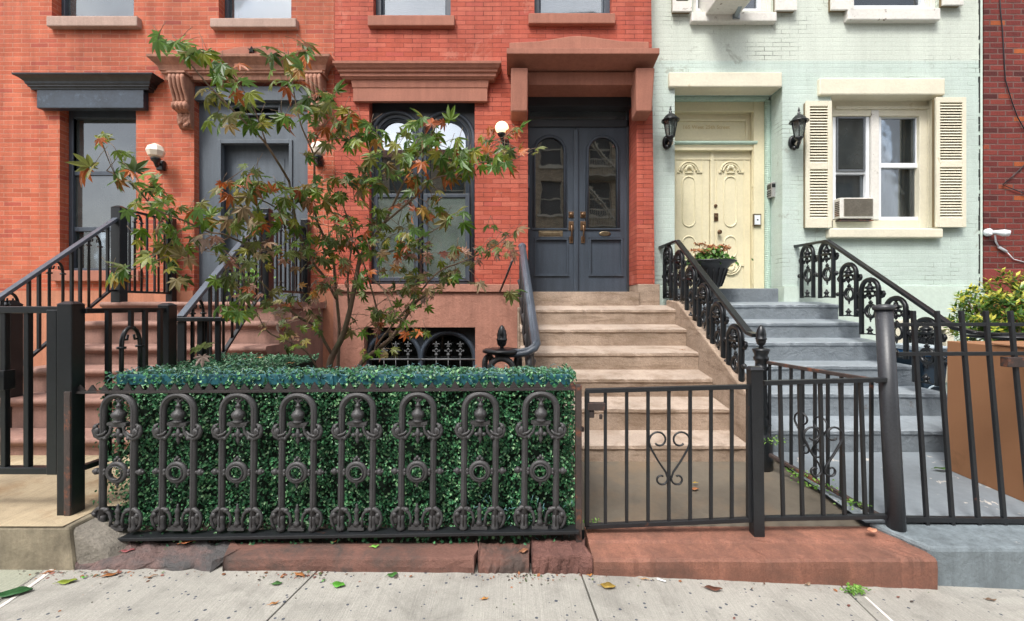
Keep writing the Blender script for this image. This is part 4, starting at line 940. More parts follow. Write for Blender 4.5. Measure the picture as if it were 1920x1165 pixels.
stone((896,992),(899,995), .078, 'c', 'short worn red sandstone kerb stone left of the highest one, beside a cracked joint', M['kerb_red'], jag=.014)
stone((997,1110),(997,1098), .098, 'd', 'raised rough red sandstone kerb stone beside the rust red doorstep slab', mat('rough_red_stone', s2l(108,74,66), .88, .34, 5, 50, .2, .9, .02), jag=.02)
b = MB(); xa, xb = X(1112,2.46), X(1748,2.49)
rows = [(2.458,-.14),(2.455,.03),(2.458,.066),(2.470,.08),(2.60,.093),(2.612,.106),(2.76,.112),(2.76,-.14)]; NS = 60; rn_ = random.Random(8); lo = 0
for i in range(NS+1):
    lo = lo*.7 + rn_.uniform(-.003,.003); ch = rn_.choice((0,)*9+(.006,.012))
    for k, (y_, z_) in enumerate(rows): b.v.append((xa+(xb-xa)*i/NS, y_+((lo+ch) if 0 < k < 4 else rn_.uniform(-.003,.003) if k in (4,5) else 0), z_-(ch*.7 if k in (2,3) else 0)))
for i in range(NS):
    for k in range(8): a, c_ = i*8+k, i*8+(k+1)%8; b.face((c_, a, a+8, c_+8))
b.face(list(range(8))); b.face(list(reversed(range(NS*8, NS*8+8))))
for i, p in enumerate(b.v):
    if p[0] > 1 and p[1] > 2.6: b.v[i] = (p[0]-.12, p[1], p[2])
solo('doorstep_slab', b, M['slab_red'], 'long rust red stone slab under the low gate with the heart scroll', 'doorstep', None, .014)

# ================================================================== STOOPS
HS = 'stoops up to the house doors'
def steps(root, d0, t, edges, bots, x0, x1, zl, mats, top_back, y_back, nose=0, bevel=.01, x0s=None):
    pd, pz = y_back, top_back
    for k, (e, bo) in enumerate(zip(edges, bots)):
        dk = d0 - t*(k+1); z = Z(e, dk); zb = Z(bo, dk)
        b = MB(); h = nose
        pts = lambda x: [(x, dk+.012, zl), (x, dk+.012, z-.05), (x, dk, z-.035), (x, dk+.002, z-.008), (x, dk+.01, z), (x, pd+.03, pz+.004), (x, pd+.03, zl)]
        SN = 40; n = 7; rr_ = random.Random(int(dk*1000)); lo = 0
        for q in range(SN+1):
            row = pts(x0+(x1-x0)*q/SN); lo = lo*.6 + rr_.uniform(-.003,.003); chip = rr_.choice((0,0,0,0,0,0,0,.005,.009)) if 0 < q < SN else .004
            b.v.extend((xx, yy + (lo+chip*(1.2 if i in (3,4) else .5) if i in (2,3,4) else 0), zz_ - (chip*.8 if i in (3,4) else 0) + (lo*.5 if i in (3,4) else 0)) for i, (xx, yy, zz_) in enumerate(row))
        b.face(list(range(n)), 0); b.face(list(reversed(range(SN*n, SN*n+n))), 0)
        for q in range(SN):
            for i in range(n):
                j = (i+1) % n; b.face((q*n+j, q*n+i, (q+1)*n+i, (q+1)*n+j), 1 if i in (3,4) else 0)
        b.build('step', mats, root, 0)
        pd, pz = dk, zb
SM = thing('stoop', 'tan stone stoop with a sloping side wall leading up to the dark double door', 'stoop', (1.0, 4.6, .15), HS)
steps(SM, 5.6, .325, [580,617,661,710,766,834], [609,649,694,745,808,872], .09, 1.906, .0, [M['stoop_tan'], M['tread_tan']], Z(573,5.6), 5.6)
b = MB(); b.prismx([(3.66,.05),(3.66,.715),(3.69,.735),(5.25,1.50),(5.62,1.52),(5.62,.05)], 1.908, 2.045); b.build('side_wall', M['stoop_tan'], SM, .014)
b = MB()
for k in range(3): b.box(X(973,5.275)-.015, .088, 5.6-.325*(k+1)+.0, 5.6-.325*k-.004, .1, Z((575,612,655)[k], 5.6-.325*(k+1))-.01)
b.build('step_end', M['stoop_tan'], SM, .01)
SG = thing('stoop', 'grey painted stoop of wide steps rising to the cream door', 'stoop', (3.0, 4.8, .2), HS)
M['grey_tread'] = mat('lit_grey_tread_paint', s2l(136,144,150), .5, .12, 2.2, 16, .08, .5, .01, col2=s2l(104,98,92), c2thr=.69, c2s=5, c2w=.04, bump2=9)  # treads lighter than the risers: light from above put into the paint
steps(SG, 5.9, .354, [571,605,642,686,738,807], [599,634,677.6,725,781,851], 2.05, 4.0, .0, [M['grey_paint'], M['grey_tread']], Z(566.5,5.9), 5.9)
b = MB(); b.box(2.05, X(1460,5.9), 5.9, 6.36, .2, Z(541,5.9)); b.build('threshold', M['grey_paint'], SG, .012)
b = MB(); b.prismx([(3.9,.05),(3.9,.82),(5.85,1.49),(5.85,.05)], 2.047, 2.12); b.build('side_kerb', mat('pale_blue_grey_paint', s2l(176,188,194), .55, .1), SG, .01)
SL = thing('stoop', 'rosy brownstone stoop with rounded nosings up to the blue-grey doorway', 'stoop', (-3.35, 4.2, .3), HS)
low = [576,614,661,704,761,836]; bot = [599,637,681,732,789,861]; pd = 5.63
for k in range(6):
    dk = 4.8-.27*k; z0 = Z(low[k], dk); zt = z0+.056; zb = Z(bot[k], dk)
    b = MB(); r = .028
    prof = [(pd+.02, zt)] + [(dk+r - r*math.sin(math.pi*i/8)*1.0, zt - r + r*math.cos(math.pi*i/8)) for i in range(9)] + [(dk+r+.004, z0-.012), (dk+.05, z0-.02), (pd+.02, z0-.02)]
    b.prismx(list(reversed(prof)), -4.37, -2.315)
    b.box(-4.33, -2.355, dk+.05, pd+.03, .1 if k < 5 else .1, z0-.021)
    b.build('step', M['stoop_brown'], SL, 0); pd = dk

# ================================================================== CAST IRON PANEL (design unit: photo pixels of the hedge fence)
def panel_frame(b, S, T, W=29.5, H=224, tr=6.1, foot=True):
    q = lambda u, v, w=0: (u*S, w*S, v*T)
    path = [q(-W,0)] + [q(-W, H*i/4) for i in range(1,4)] + [(-W*S*math.cos(math.pi*i/16), 0, H*T + W*S*math.sin(math.pi*i/16)) for i in range(17)] + [q(W, H*i/4) for i in (3,2,1,0)]
    b.tube(path, tr*S, 10)
    inner = [(p[0], -tr*S*.82, p[2]) for p in path]; b.tube(inner, tr*S*.38, 6)
def panel_orn(b, S, T, full=True):
    q = lambda u, v, w=0: (u*S, w*S, v*T)
    for s in (-1, 1):
        b.tube([q(s*u, v, -3) for u, v in ((35,199),(42,196),(45,187),(41,177),(31,172),(21,175),(14,183),(12,192),(14,198))], [k*S for k in (2.2,3,4,4.6,4.8,3.8,3,2.6,2.4)], 7)
        b.tube([q(s*u, v, -6) for u, v in ((38,190),(40,183),(33,178),(24,181),(19,187))], [k*S for k in (3,3.2,3.4,2.6,1.6)], 6)
        b.ell(q(s*41,193,-4), 4.2*S, 4.2*S, 5*S); b.ell(q(s*36,186,-6), 5*S, 4*S, 7*S)
        b.ell(q(s*22,173,-4), 4*S, 4*S, 4*S)
    b.box(-18*S, 18*S, -6*S, 6*S, 197*T, 202*T); b.box(-15*S, 15*S, -5*S, 5*S, 193.5*T, 197*T)
    def lat(prof, v0=0, n=10): b.lathe((0,0,v0*T), [(r*S, h*T) for r, h in prof], n)
    lat([(1,160),(2.5,164),(4.5,170),(3,175),(7,180),(4,184),(2.5,194)])
    b.ell(q(-7,178,-2), 5*S, 4*S, 4*S); b.ell(q(7,178,-2), 5*S, 4*S, 4*S)
    lat([(10,202),(10,205),(7,207),(11.5,212),(12.5,217),(10.5,221),(6,225),(4.5,231),(6.5,233),(3.5,235),(2.4,239)])
    for s in (-1,1):
        b.tube([q(0,236),q(s*3,242),q(s*7,245),q(s*8,241)], [2.5*S,2.4*S,2*S,1.5*S], 6); b.ell(q(s*6,216,-7), 3.5*S,3*S,4*S)
    b.ell(q(0,245), 3*S, 2.6*S, 5*T)
def panel_ring(b, S, T):
    q = lambda u, v, w=0: (u*S, w*S, v*T)
    c = 109*T
    b.tube([(16.5*S*math.cos(2*math.pi*i/24), -3*S, c+16.5*S*math.sin(2*math.pi*i/24)) for i in range(24)], 4.6*S, 10, closed=True)
    b.tube([(12.5*S*math.cos(2*math.pi*i/24), -8*S, c+12.5*S*math.sin(2*math.pi*i/24)) for i in range(24)], 1.4*S, 6, closed=True)
    for s in (-1,1):
        b.tube([(s*18*S,-2*S,c),(s*27*S,-2*S,c)], 3.5*S, 7); b.ell((s*23*S,-4*S,c+3*S), 3*S,3*S,4*S); b.ell((s*23*S,-4*S,c-3*S), 3*S,3*S,4*S)
        b.tube([(s*33*S,0,c),(s*38*S,0,c)], 4*S, 7); b.ell((s*42*S,0,c), 6*S,6*S,6.5*S); b.ell((s*47*S,0,c), 3*S,3.4*S,3.4*S)
    for u, dv in ((-4,23),(4,23),(0,27)): b.ell((u*S,-2*S,c+dv*S), 3.2*S,3*S,3.4*S)
    b.ell((0,-2*S,c-22*S), 3.4*S,3*S,4*S); b.ell((0,-2*S,c-27*S), 2*S,2*S,3*S)
def panel_base(b, S, T):
    q = lambda u, v, w=0: (u*S, w*S, v*T)
    for s in (-1,1):
        b.tube([q(s*u, v, -3) for u, v in ((39,3),(45,12),(47,24),(43,34),(34,41),(23,40),(14,32),(10.5,20),(12,8))], [k*S for k in (2.4,2.8,3.2,3.8,4.4,3.8,3,2.6,3)], 7)
        b.ell(q(s*39,22,-1), 6*S,4*S,13*S); b.ell(q(s*20,38,-3), 6*S,4*S,4.5*S); b.ell(q(s*41,30,-5), 4.5*S,4*S,5*S)
        b.lathe((s*29.5*S,0,0), [(r*S, h*T) for r, h in ((6,-2),(8,1),(8.6,4),(7,8),(6.6,14),(7.4,22),(6.5,28))], 10)
    b.box(-15*S,15*S,-6*S,6*S,1*T,6*T); b.box(-12*S,12*S,-5*S,5*S,6*T,10*T)
    b.lathe((0,0,0), [(r*S, h*T) for r, h in ((8,10),(5,15),(3.5,21),(5,27),(3.5,31),(5.5,35),(4,39),(2,43),(2.6,46),(.6,49))], 10)
def make_panel(parent, name, S, T, m, full=True, H=224):
    b = MB(); panel_frame(b, S, T, H=H); p = b.build(name, m, parent, local=True)
    for nm, fn in (('urn_bracket', panel_orn), ('ring_boss', panel_ring), ('scroll_foot', panel_base)):
        if not full and nm == 'scroll_foot':
            b = MB(); b.box(-29*S, 29*S, -3*S, 3*S, 2*T, 7*T); b.lathe((0,0,0), [(r*S,h*T) for r,h in ((8,7),(5,12),(4,20),(9,24),(4,30),(2,40))], 8); b.ell((-6*S,0,24*T),4*S,3*S,4*S); b.ell((6*S,0,24*T),4*S,3*S,4*S)
        else:
            b = MB(); fn(b, S, T)
        b.build(nm, m, p, local=True)
    return p
# ---- hedge fence
M['saw_iron'] = mat('sawtooth_iron', s2l(44,40,40), .55, .25, 6, 90, .2, .4, .003, col2=s2l(112,70,52), c2thr=.66, c2s=9, c2w=.05)
DF = 2.62; xa, xb = X(141,DF), X(1084,DF)
HF = thing('cast_iron_fence', 'low weathered cast iron fence of eight arched panels in front of the green hedge', 'fence', (-1.05, DF, .08))
S_ = DF/F
cen = [221,333,445,557,668.5,781.5,898.5,1012]
vz = Z(995, DF)
pan = make_panel(HF, 'arched_panel', S_, S_, M['cast'])
for i, c in enumerate(cen):
    p = pan if i == 0 else copy_tree(pan, HF)
    p.location = Vector((X(c,DF), DF, vz + (.004 if i < 3 else .012*(i-2)/5))) - WLOC[HF.name]
    p.rotation_euler.z = R(random.uniform(-2,2)); 
    if i == 0: p.rotation_euler.y = R(.6)
zt0, zt1 = Z(737,DF), Z(730,DF)
b = MB(); zA, zB = Z(737,2.60), Z(731,2.62)
b.bar((xa,DF-.0,zA),(xb,DF,zB+.006),.035,.013)
n = 43
for i in range(n):
    u0, u1 = i/n, (i+1)/n; f = lambda u: (xa+(xb-xa)*u, zA+(zB+.006-zA)*u+.005)
    (p0, q0), (p1, q1) = f(u0+.001), f(u1-.001); k = random.uniform(.85,1.1)
    b.prism([(p0,q0-.004),(p1,q1-.004),((p0+p1)/2+random.uniform(-.003,.003),(q0+q1)/2+.043*k)], DF-.006, DF+.004)
b.build('sawtooth_rail', M['saw_iron'], HF)
b = MB()
def ff(u): return (xa+.06, DF+.05+.55*u, zA+.01)
for i in range(4):
    p = ff(i/4); q = ff((i+1)/4); b.hexa([(xa+.09,p[1],zA),(xa+.096,p[1],zA),(xa+.096,q[1],zA),(xa+.09,q[1],zA),(xa+.09,(p[1]+q[1])/2,zA+.035),(xa+.096,(p[1]+q[1])/2,zA+.035),(xa+.096,(p[1]+q[1])/2+.001,zA+.035),(xa+.09,(p[1]+q[1])/2+.001,zA+.035)])
b.bar((xa+.093,DF+.02,zA-.004),(xa+.093,DF+.6,zA-.004),.03,.012); b.tube([(xa+.093,DF+.3,zA),(xa+.093,DF+.3,.2)], .009, 6); b.tube([(xa+.093,DF+.55,zA),(xa+.093,DF+.55,.2)], .009, 6)
b.build('return_rail', M['rust_iron'], HF)
b = MB(); zb0, zb1 = Z(1004,DF), Z(991,DF)
b.hexa([(X(160,DF)-.06,DF-.045,zb0-.018),(xb,DF-.045,zb1-.014),(xb,DF+.035,zb1-.014),(X(150,DF)-.06,DF+.035,zb0-.018),(X(160,DF)-.06,DF-.045,zb0),(xb,DF-.045,zb1+.006),(xb,DF+.035,zb1+.006),(X(160,DF)-.06,DF+.035,zb0)])
b.tube([(X(628,DF),DF,zb0),(X(628,DF),DF,.06)], .014, 8); b.tube([(X(230,DF),DF,zb0),(X(230,DF),DF,.06)], .014, 8); b.build('bottom_rail', M['rail_iron'], HF, .003)
b = MB(); b.box(xa-.018, xa+.018, DF-.05, DF-.015, .262, zA+.012); b.build('post', M['rust_iron'], HF, .003)
b = MB(); b.box(xb-.016, xb+.018, DF-.022, DF+.02, .08, zB+.03); b.build('post', M['rust_iron'], HF, .003)
# ---- middle gate with heart
def scroll_heart(b, cx, zt, zb, w, y, r=.006):
    # two mirrored scrolls forming a heart: curls at the top and at the bottom
    for s in (-1,1):
        pts = []
        rc = w*.25
        c = (cx+s*w*.27, zt-rc)                    # curl inward at the top
        pts = []
        for i in range(20):                         # spiral: starts at the inside of the curl, ends on the outer flank
            t = i/19; a = math.pi*(-.15) + (1-t)*math.pi*1.9; rr = rc*(1-.55*(1-t))
            pts.append((c[0]+s*rr*math.cos(a), y, c[1]+rr*math.sin(a)))
        H = zt-zb; bx = cx+s*.012; bz = zb+H*.16
        p0 = Vector(pts[-1])
        pts.append((cx+s*w*.44, y, zt-H*.36)); pts.append((cx+s*w*.28, y, zt-H*.56)); pts.append((bx+s*.01, y, zb+H*.24))
        r2 = w*.16; c2 = (cx+s*(r2+.01), zb+r2)
        for i in range(16):
            t = i/15; a = math.pi*(.95) + t*math.pi*1.7; rr = r2*(1-.5*t)
            pts.append((c2[0]+s*rr*math.cos(a), y, c2[1]+rr*math.sin(a)))
        b.tube(pts, r, 6, flat=(1,1.5,1))
DGt = 2.68
GT = thing('garden_gate', 'low black iron gate with vertical bars and a scrolled heart before the tan stoop', 'gate', (X(1252,DGt), DGt, .12))
gx0, gx1 = X(1098,DGt), X(1408,DGt); gz1a, gz1b, gz0a, gz0b = Z(733,DGt), Z(725,DGt), Z(987,DGt), Z(974,DGt)
b = MB(); b.bar((gx0,DGt,gz1a),(gx1,DGt,gz1b),.034,.026); b.bar((gx0,DGt,gz0a),(gx1,DGt,gz0b),.03,.026); b.bar((gx0+.008,DGt,gz0a),(gx0+.008,DGt,gz1a),.026,.03); b.bar((gx1-.008,DGt,gz0b),(gx1-.008,DGt,gz1b),.032,.032); b.build('frame', M['rail_iron'], GT, .003)
for px_ in (1135,1175,1215,1254,1294,1333,1372):
    u = (px_-1098)/310; b = MB(); x = X(px_,DGt); b.bar((x,DGt,gz0a+(gz0b-gz0a)*u),(x,DGt,gz1a+(gz1b-gz1a)*u),.017,.017); b.build('bar', M['rail_iron'], GT)
b = MB(); scroll_heart(b, X(1254,DGt), Z(806,DGt), Z(909,DGt), .235, DGt-.012); b.build('scroll_heart', M['rail_iron'], GT)
b = MB(); b.box(gx0+.01, X(1134,DGt), DGt-.02, DGt+.02, Z(769,DGt), Z(755,DGt)); b.box(gx0+.012, gx0+.05, DGt-.012, DGt+.012, Z(783,DGt), Z(770,DGt)); b.tube([(X(1125,DGt),DGt-.025,Z(775,DGt)),(X(1125,DGt),DGt-.025,Z(784,DGt))], .01, 8); b.build('latch', M['rust_iron'], GT, .003); b = MB(); b.box(gx0-.055, gx0-.01, DGt-.012, DGt+.012, Z(806,DGt)-.01, Z(806,DGt)+.018); b.build('hinge', M['rust_iron'], GT, .003)
b = MB(); px_ = 1420; b.hexa([(X(1411,2.66)-.0,2.64,.10),(X(1431,2.66),2.64,.10),(X(1431,2.66),2.70,.10),(X(1411,2.66),2.70,.10),(X(1407,2.66),2.65,Z(693,2.66)),(X(1429,2.66),2.65,Z(693,2.66)),(X(1429,2.66),2.71,Z(693,2.66)),(X(1407,2.66),2.71,Z(693,2.66))])
b.hexa([(X(1404,2.66),2.642,Z(694,2.66)),(X(1432,2.66),2.642,Z(694,2.66)),(X(1432,2.66),2.722,Z(694,2.66)),(X(1404,2.66),2.722,Z(694,2.66)),(X(1409,2.66),2.66,Z(688,2.66)),(X(1427,2.66),2.66,Z(688,2.66)),(X(1427,2.66),2.70,Z(688,2.66)),(X(1409,2.66),2.70,Z(688,2.66))])
solo('fence_post', b, M['rail_iron'], 'square black iron gate post on the rust red slab, right of the heart gate', 'post', 'posts of the front railings', .003)
# ---- short fixed section with heart
FS = thing('railing', 'short fixed iron railing with scrolled heart between square gate post and thick round post', 'railing', (X(1545,2.7), 2.7, .12))
a, c = P(1431,718,2.68), P(1660,712,2.71); a2, c2 = P(1431,972,2.68), P(1672,968,2.71)
b = MB(); b.bar(a, c, .032, .026); b.build('rail', M['rail_iron'], FS, .003); b = MB(); b.bar(a2, c2, .03, .026); b.build('rail', M['rail_iron'], FS, .003)
for pt, pb in ((1462,1468),(1498,1504),(1537,1543),(1575,1583),(1613,1622)):
    u = (pt-1431)/229; p = a.lerp(c, u); q = a2.lerp(c2, (pb-1431)/241); b = MB(); b.bar(q, p, .018, .018); b.build('bar', M['rail_iron'], FS)
b = MB(); scroll_heart(b, X(1540,2.69), Z(797,2.69), Z(893,2.69), .225, 2.675); b.build('scroll_heart', M['rail_iron'], FS)
# ---- side railing between the courtyards
FD = thing('railing', 'side railing with scrolled heart running back from thick round post to acorn newel', 'railing', (2.1, 3.1, .2))
a, c = P(1428,678,3.58), P(1655,716,2.76); a2, c2 = P(1440,851,3.5), P(1664,976,2.76)
b = MB(); b.bar(a, c, .03, .024); b.build('rail', M['rust_iron'], FD, .003); b = MB(); b.bar(a2, c2, .03, .024); b.build('rail', M['rust_iron'], FD, .003)
for k in range(9):
    u = (k+.8)/9.5; p = a.lerp(c, u); q = a2.lerp(c2, u); b = MB(); b.bar((p.x,p.y,q.z),p,.017,.017); b.build('bar', M['rail_iron'], FD)
b = MB(); scroll_heart(b, 0, .3, 0, .24, 0); mm = a.lerp(c,.48); dirv = (c-a); ang = math.atan2(dirv.y, dirv.x)
b.xform(Matrix.Translation((mm.x-.01, mm.y, Z(855,mm.y)+.0)) @ Matrix.Rotation(ang, 4, 'Z')); b.build('scroll_heart', M['rail_iron'], FD)
# ---- thick round post and tall right railing
def leanx(p, k=.0): return p
b = MB(); base = P(1681,1006,2.69); top = P(1657,580,2.76)
b.tube([base, base.lerp(top,.5), top], [.049,.047,.045], 16)
ax = (top-base).normalized(); b.tube([top-ax*.005, top+ax*.008, top+ax*.022, top+ax*.03], [.055,.058,.055,.02], 16)
solo('fence_post', b, mat('scuffed_iron_post', s2l(52,54,58), .4, .2, 4, 80, .2, .3, .003, col2=s2l(104,70,54), c2thr=.74, c2s=9, c2w=.03), 'thick round black iron post leaning slightly, tallest post at the right', 'post', 'posts of the front railings')
FR = thing('railing', 'tall black iron railing with square uprights before the cardboard box at the right', 'railing', (X(1820,2.72), 2.72, .14))
for k in range(12):
    px_t = 1712 + 44.5*k + k*k*.25; px_b = px_t + 26 + k*3.2
    p = P(px_t, 583, 2.80); q = P(px_b, 985, 2.72); b = MB(); b.bar(q, p, .022, .022); b.build('upright', M['rail_iron'], FR, .003)
xe = X(2290,2.8)
for rp, rq, rw, rh in ((P(1678,609,2.795), (xe,2.795,Z(608,2.795)), .018, .022), (P(1682,664,2.782), (xe,2.782,Z(662,2.782)), .018, .024), (P(1692,973,2.725), (xe,2.725,Z(981,2.725)), .03, .03)):
    b = MB(); b.bar(rp, rq, rw, rh); b.build('rail', M['rail_iron'], FR, .002)
b = MB(); c = P(1903,679,2.77); b.box(c.x-.06, c.x+.1, 2.75, 2.8, c.z-.03, c.z+.03); b.build('lock_box', M['rust_iron'], FR, .004)

# ================================================================== STAIR RAILINGS
HR = 'railings beside the stoops'
def acorn(b, c, s=1):
    b.lathe(c, [(r*s, h*s) for r, h in ((.02,-.03),(.012,-.015),(.03,.0),(.036,.02),(.036,.034),(.042,.036),(.042,.044),(.036,.05),(.037,.075),(.03,.11),(.016,.138),(.004,.15))], 12)
def grey_rail(xw, loc, label, top, foot, pans, tail):
    t = thing('stair_railing', label, 'stair railing', loc, HR)
    (y0, z0), (y1, z1), (y2, z2) = top
    b = MB(); pts = [(xw,y0,z0),(xw,y1,z1),(xw,y2,z2)] + tail
    for i in range(len(pts)-1): b.bar(pts[i], pts[i+1], .06, .03)
    for p in pts[1:-1]: b.ell(p, .032, .03, .016)
    b.build('handrail', M['iron'], t, .006)
    w = .27; S = w/2/36; hh = .58; Tt = hh/253.5
    pn = make_panel(t, 'arched_panel', S*1.02, Tt, M['iron'], False, H=253.5 - 29.5*S*1.02/Tt)
    for i, (yc, ptop) in enumerate(pans):
        p = pn if i == 0 else copy_tree(pn, t)
        zt = z1 if yc > y1 else z1 + (z2-z1)*(yc-y1)/(y2-y1)
        zt = (z1+(z0-z1)*(yc-y1)/(y0-y1)) if yc > y1 else zt + (.10 if yc < y1 else 0)*0
        h = hh if yc <= y1 else .66
        p.scale = (1,1,h/hh)
        p.location = Vector((xw, yc, zt - h - (.015 if yc > y1 else .10))) - WLOC[t.name]; p.rotation_euler.z = R(90)
    return t
gl = grey_rail(1.951, (1.951, 4.6, .8), 'black cast iron railing of arched panels between the tan and grey stoops', [(6.0, Z(465,6.0)), (5.35, 2.215), (3.73, 1.228)], [(4.0,1.37), (5.68,1), (5.3,1), (4.95,1), (4.61,1), (4.3,1), (3.97,1)][1:] and [(5.68,1), (5.3,1), (4.95,1), (4.61,1), (4.3,1), (3.97,1)], [(5.68,1), (5.3,1), (4.95,1), (4.61,1), (4.3,1), (3.97,1)], [(1.951,3.63,1.215)])
b = MB(); nx, ny = X(1427,3.56), 3.56
nb = Z(822, ny)
b.lathe((nx,ny,nb), [(.085,-.35),(.085,.02),(.07,.03),(.07,.10),(.075,.11),(.06,.13),(.066,.15),(.05,.17),(.062,.2),(.062,.24),(.045,.3),(.05,.33),(.045,.36),(.042,.53),(.052,.54),(.052,.56),(.042,.57),(.042,.60),(.056,.62),(.056,.635),(.046,.65),(.062,.69),(.062,.70),(.03,.71)], 14)
acorn(b, (nx,ny,nb+.74), 1.0); b.build('newel_post', M['iron'], gl)
gr = grey_rail(3.726, (3.726, 4.6, .8), 'black cast iron railing of arched panels at the right side of the grey stoop', [(6.01, Z(463,6.01)), (5.35, 2.215), (3.816, 1.267)], None, [(5.72,1),(5.37,1),(5.02,1),(4.72,1),(4.40,1),(4.08,1)], [(3.74,3.66,1.235),(3.85,3.6,1.225),(4.6,3.62,1.225)])
b = MB(); b.lathe((4.02,3.7,1.19), [(.22,0),(.24,.01),(.24,.02),(.2,.03)], 20); b.tube([(3.84,3.66,.3),(3.84,3.66,1.2)], .02, 8); b.tube([(4.2,3.7,.3),(4.2,3.7,1.2)], .02, 8)
for s in (-1,1): b.tube([(4.02+s*.0+.14*math.cos(math.pi*i/8),3.6+.1*s,1.0+.17*math.sin(math.pi*i/8)) for i in range(9)], .022, 8)
b.build('volute_end', M['iron'], gr)
# ---- left handrail of the tan stoop, heavy moulded rail with volute
TR = thing('stair_railing', 'heavy black moulded handrail with volute and acorn finial left of the tan stoop', 'stair railing', (.1, 4.7, .6), HR)
t0 = P(979,462,5.55); t1 = P(1003,630,3.98)
path = [t0, t0.lerp(t1,.3), t0.lerp(t1,.6), t0.lerp(t1,.9), t1, P(1005,645,3.88), P(1001,654,3.84), P(990,661,3.83), P(975,664,3.85), P(955,665,3.87), P(930,664.5,3.9)]
b = MB(); b.tube(path, .038, 10, flat=(1.1,1,.75)); off = Vector((0,0,.026)); b.tube([p+off for p in path], .02, 8); b.ell(t0, .05,.05,.04); b.build('handrail', M['rail_top'], TR)
cv = P(941,657,3.93)
b = MB(); b.lathe((cv.x,cv.y,cv.z-.03), [(.13,0),(.165,.012),(.17,.03),(.15,.042),(.09,.05)], 24); b.build('volute', M['iron'], TR)
b = MB(); acorn(b, (cv.x+.0,cv.y,cv.z+.045), 1.15); b.build('finial', M['iron'], TR)
b = MB()
for (cx_, cy_, w_, an) in ((cv.x-.12,cv.y+.05,.11,60),(cv.x+.0,cv.y-.1,.2,0),(cv.x+.14,cv.y+.08,.12,75),(X(993,3.9),3.9,.14,85)):
    s = Matrix.Translation((cx_,cy_,0)) @ Matrix.Rotation(R(an),4,'Z'); q = MB()
    zc = cv.z-.05-w_*.5-.01; q.tube([(-w_/2,0,.3)]+[(-w_/2*math.cos(math.pi*i/12),0,zc+w_/2*math.sin(math.pi*i/12)) for i in range(13)]+[(w_/2,0,.3)], .026, 8)
    q.lathe((0,0,zc-.12), [(.02,-.3),(.035,-.2),(.03,-.1),(.04,-.04),(.02,0),(.03,.05),(.012,.1)], 8)
    q.xform(s); o = len(b.v); b.v += q.v; b.f += [tuple(i+o for i in f) for f in q.f]; b.m += q.m; b.s += q.s
b.build('arched_support', M['cast'], TR)
for k in range(5):
    u = (k+.5)/5; p = t0.lerp(t1, u); zf = max(.5, 1.60-.655*(5.6-p.y)); w_ = .12; b = MB()
    b.tube([(p.x-.02,p.y-w_,zf)]+[(p.x-.02,p.y-w_*math.cos(math.pi*i/12),p.z-.16+w_*math.sin(math.pi*i/12)-.0) for i in range(13)]+[(p.x-.02,p.y+w_,zf)], .024, 8)
    b.lathe((p.x-.02,p.y,p.z-.3), [(.02,-.35),(.04,-.2),(.03,-.1),(.05,-.03),(.02,0),(.03,.06),(.012,.12)], 8)
    b.build('baluster', M['cast'], TR)
b = MB(); b.tube([P(961,488,4.9), P(950,517,5.1), P(937,548,5.58)], .012, 6); b.build('brace_rod', M['cast'], TR)
# ---- left stoop railings
def gothic(b, y0, y1, x, zl0, zl1, zt, r=.012, collar=True):
    # pointed arch loop in the plane x; legs from zl0/zl1 up
    ym = (y0+y1)/2; w = y1-y0; zs_ = zt - w*.85
    for (ya, zl) in ((y0, zl0), (y1, zl1)):
        s = 1 if ya < ym else -1
        b.tube([(x,ya,zl),(x,ya,zs_)] + [(x, ya+s*w*.5*(1-math.cos(t*math.pi/2*.98)), zs_ + w*.85*math.sin(t*math.pi/2)) for t in (.2,.4,.6,.8,1)], r, 7)
        b.tube([(x,ya+s*.012,zs_+w*.32),(x,ya+s*w*.30,zs_+w*.30),(x,ya+s*w*.34,zs_+w*.52)], r*.6, 5)
        if collar: b.lathe((x,ya,zs_-.012), [(r*1.9,0),(r*1.9,.014)], 8)
def bar_rail(t, x, pt, pb, seq, m='iron', sq=.022):
    """rail from pt=(y,z) points; seq of ('b', y) bars or ('a', y0, y1) arches hanging below the handrail"""
    (ya, za), (yb, zb) = pt; (yc, zc), (yd, zd) = pb
    zt = lambda y: za+(zb-za)*(y-ya)/(yb-ya); zl = lambda y: zc+(zd-zc)*(y-yc)/(yd-yc)
    for it in seq:
        b = MB()
        if it[0] == 'b': b.bar((x,it[1],zl(it[1])),(x,it[1],zt(it[1])),sq,sq); b.build('baluster', M[m], t)
        else: gothic(b, it[1], it[2], x, zl(it[1]), zl(it[2]), zt((it[1]+it[2])/2)-.03); b.build('arch_baluster', M[m], t)
xl = -4.21
tl = thing('stair_railing', 'black railing with pointed arches along the left side of the rosy stoop', 'stair railing', (xl, 4.3, .6), HR)
T0 = (3.2, Z(556,3.73)-(3.73-3.2)*.79); T1 = (4.8, 2.375); B0 = (3.35, 1.134-.77*(4.13-3.35)); B1 = (4.745, 1.61)
zt0 = T0[1]
b = MB(); b.bar((xl,T0[0],T0[1]),(xl,T1[0]+.02,T1[1]),.055,.03); b.build('handrail', M['rail_top'] if 'rail_top' in M else M['iron'], tl, .004)
b = MB(); b.bar((xl,B0[0],B0[1]),(xl,B1[0],B1[1]),.035,.022); b.bar((xl,B1[0],B1[1]),(xl,4.9,B1[1]+.005),.035,.022); b.build('bottom_rail', M['iron'], tl, .003)
seq = []; y = 4.72
pat = ['b','a','b','b','a','b','b','a','b','b','a']
for k in pat:
    if k == 'b': seq.append(('b', y)); y -= .085
    else: seq.append(('a', y-.125, y)); y -= .215
bar_rail(tl, xl, (T0, T1), (B0, B1), [s for s in seq if s[1] > 3.25])
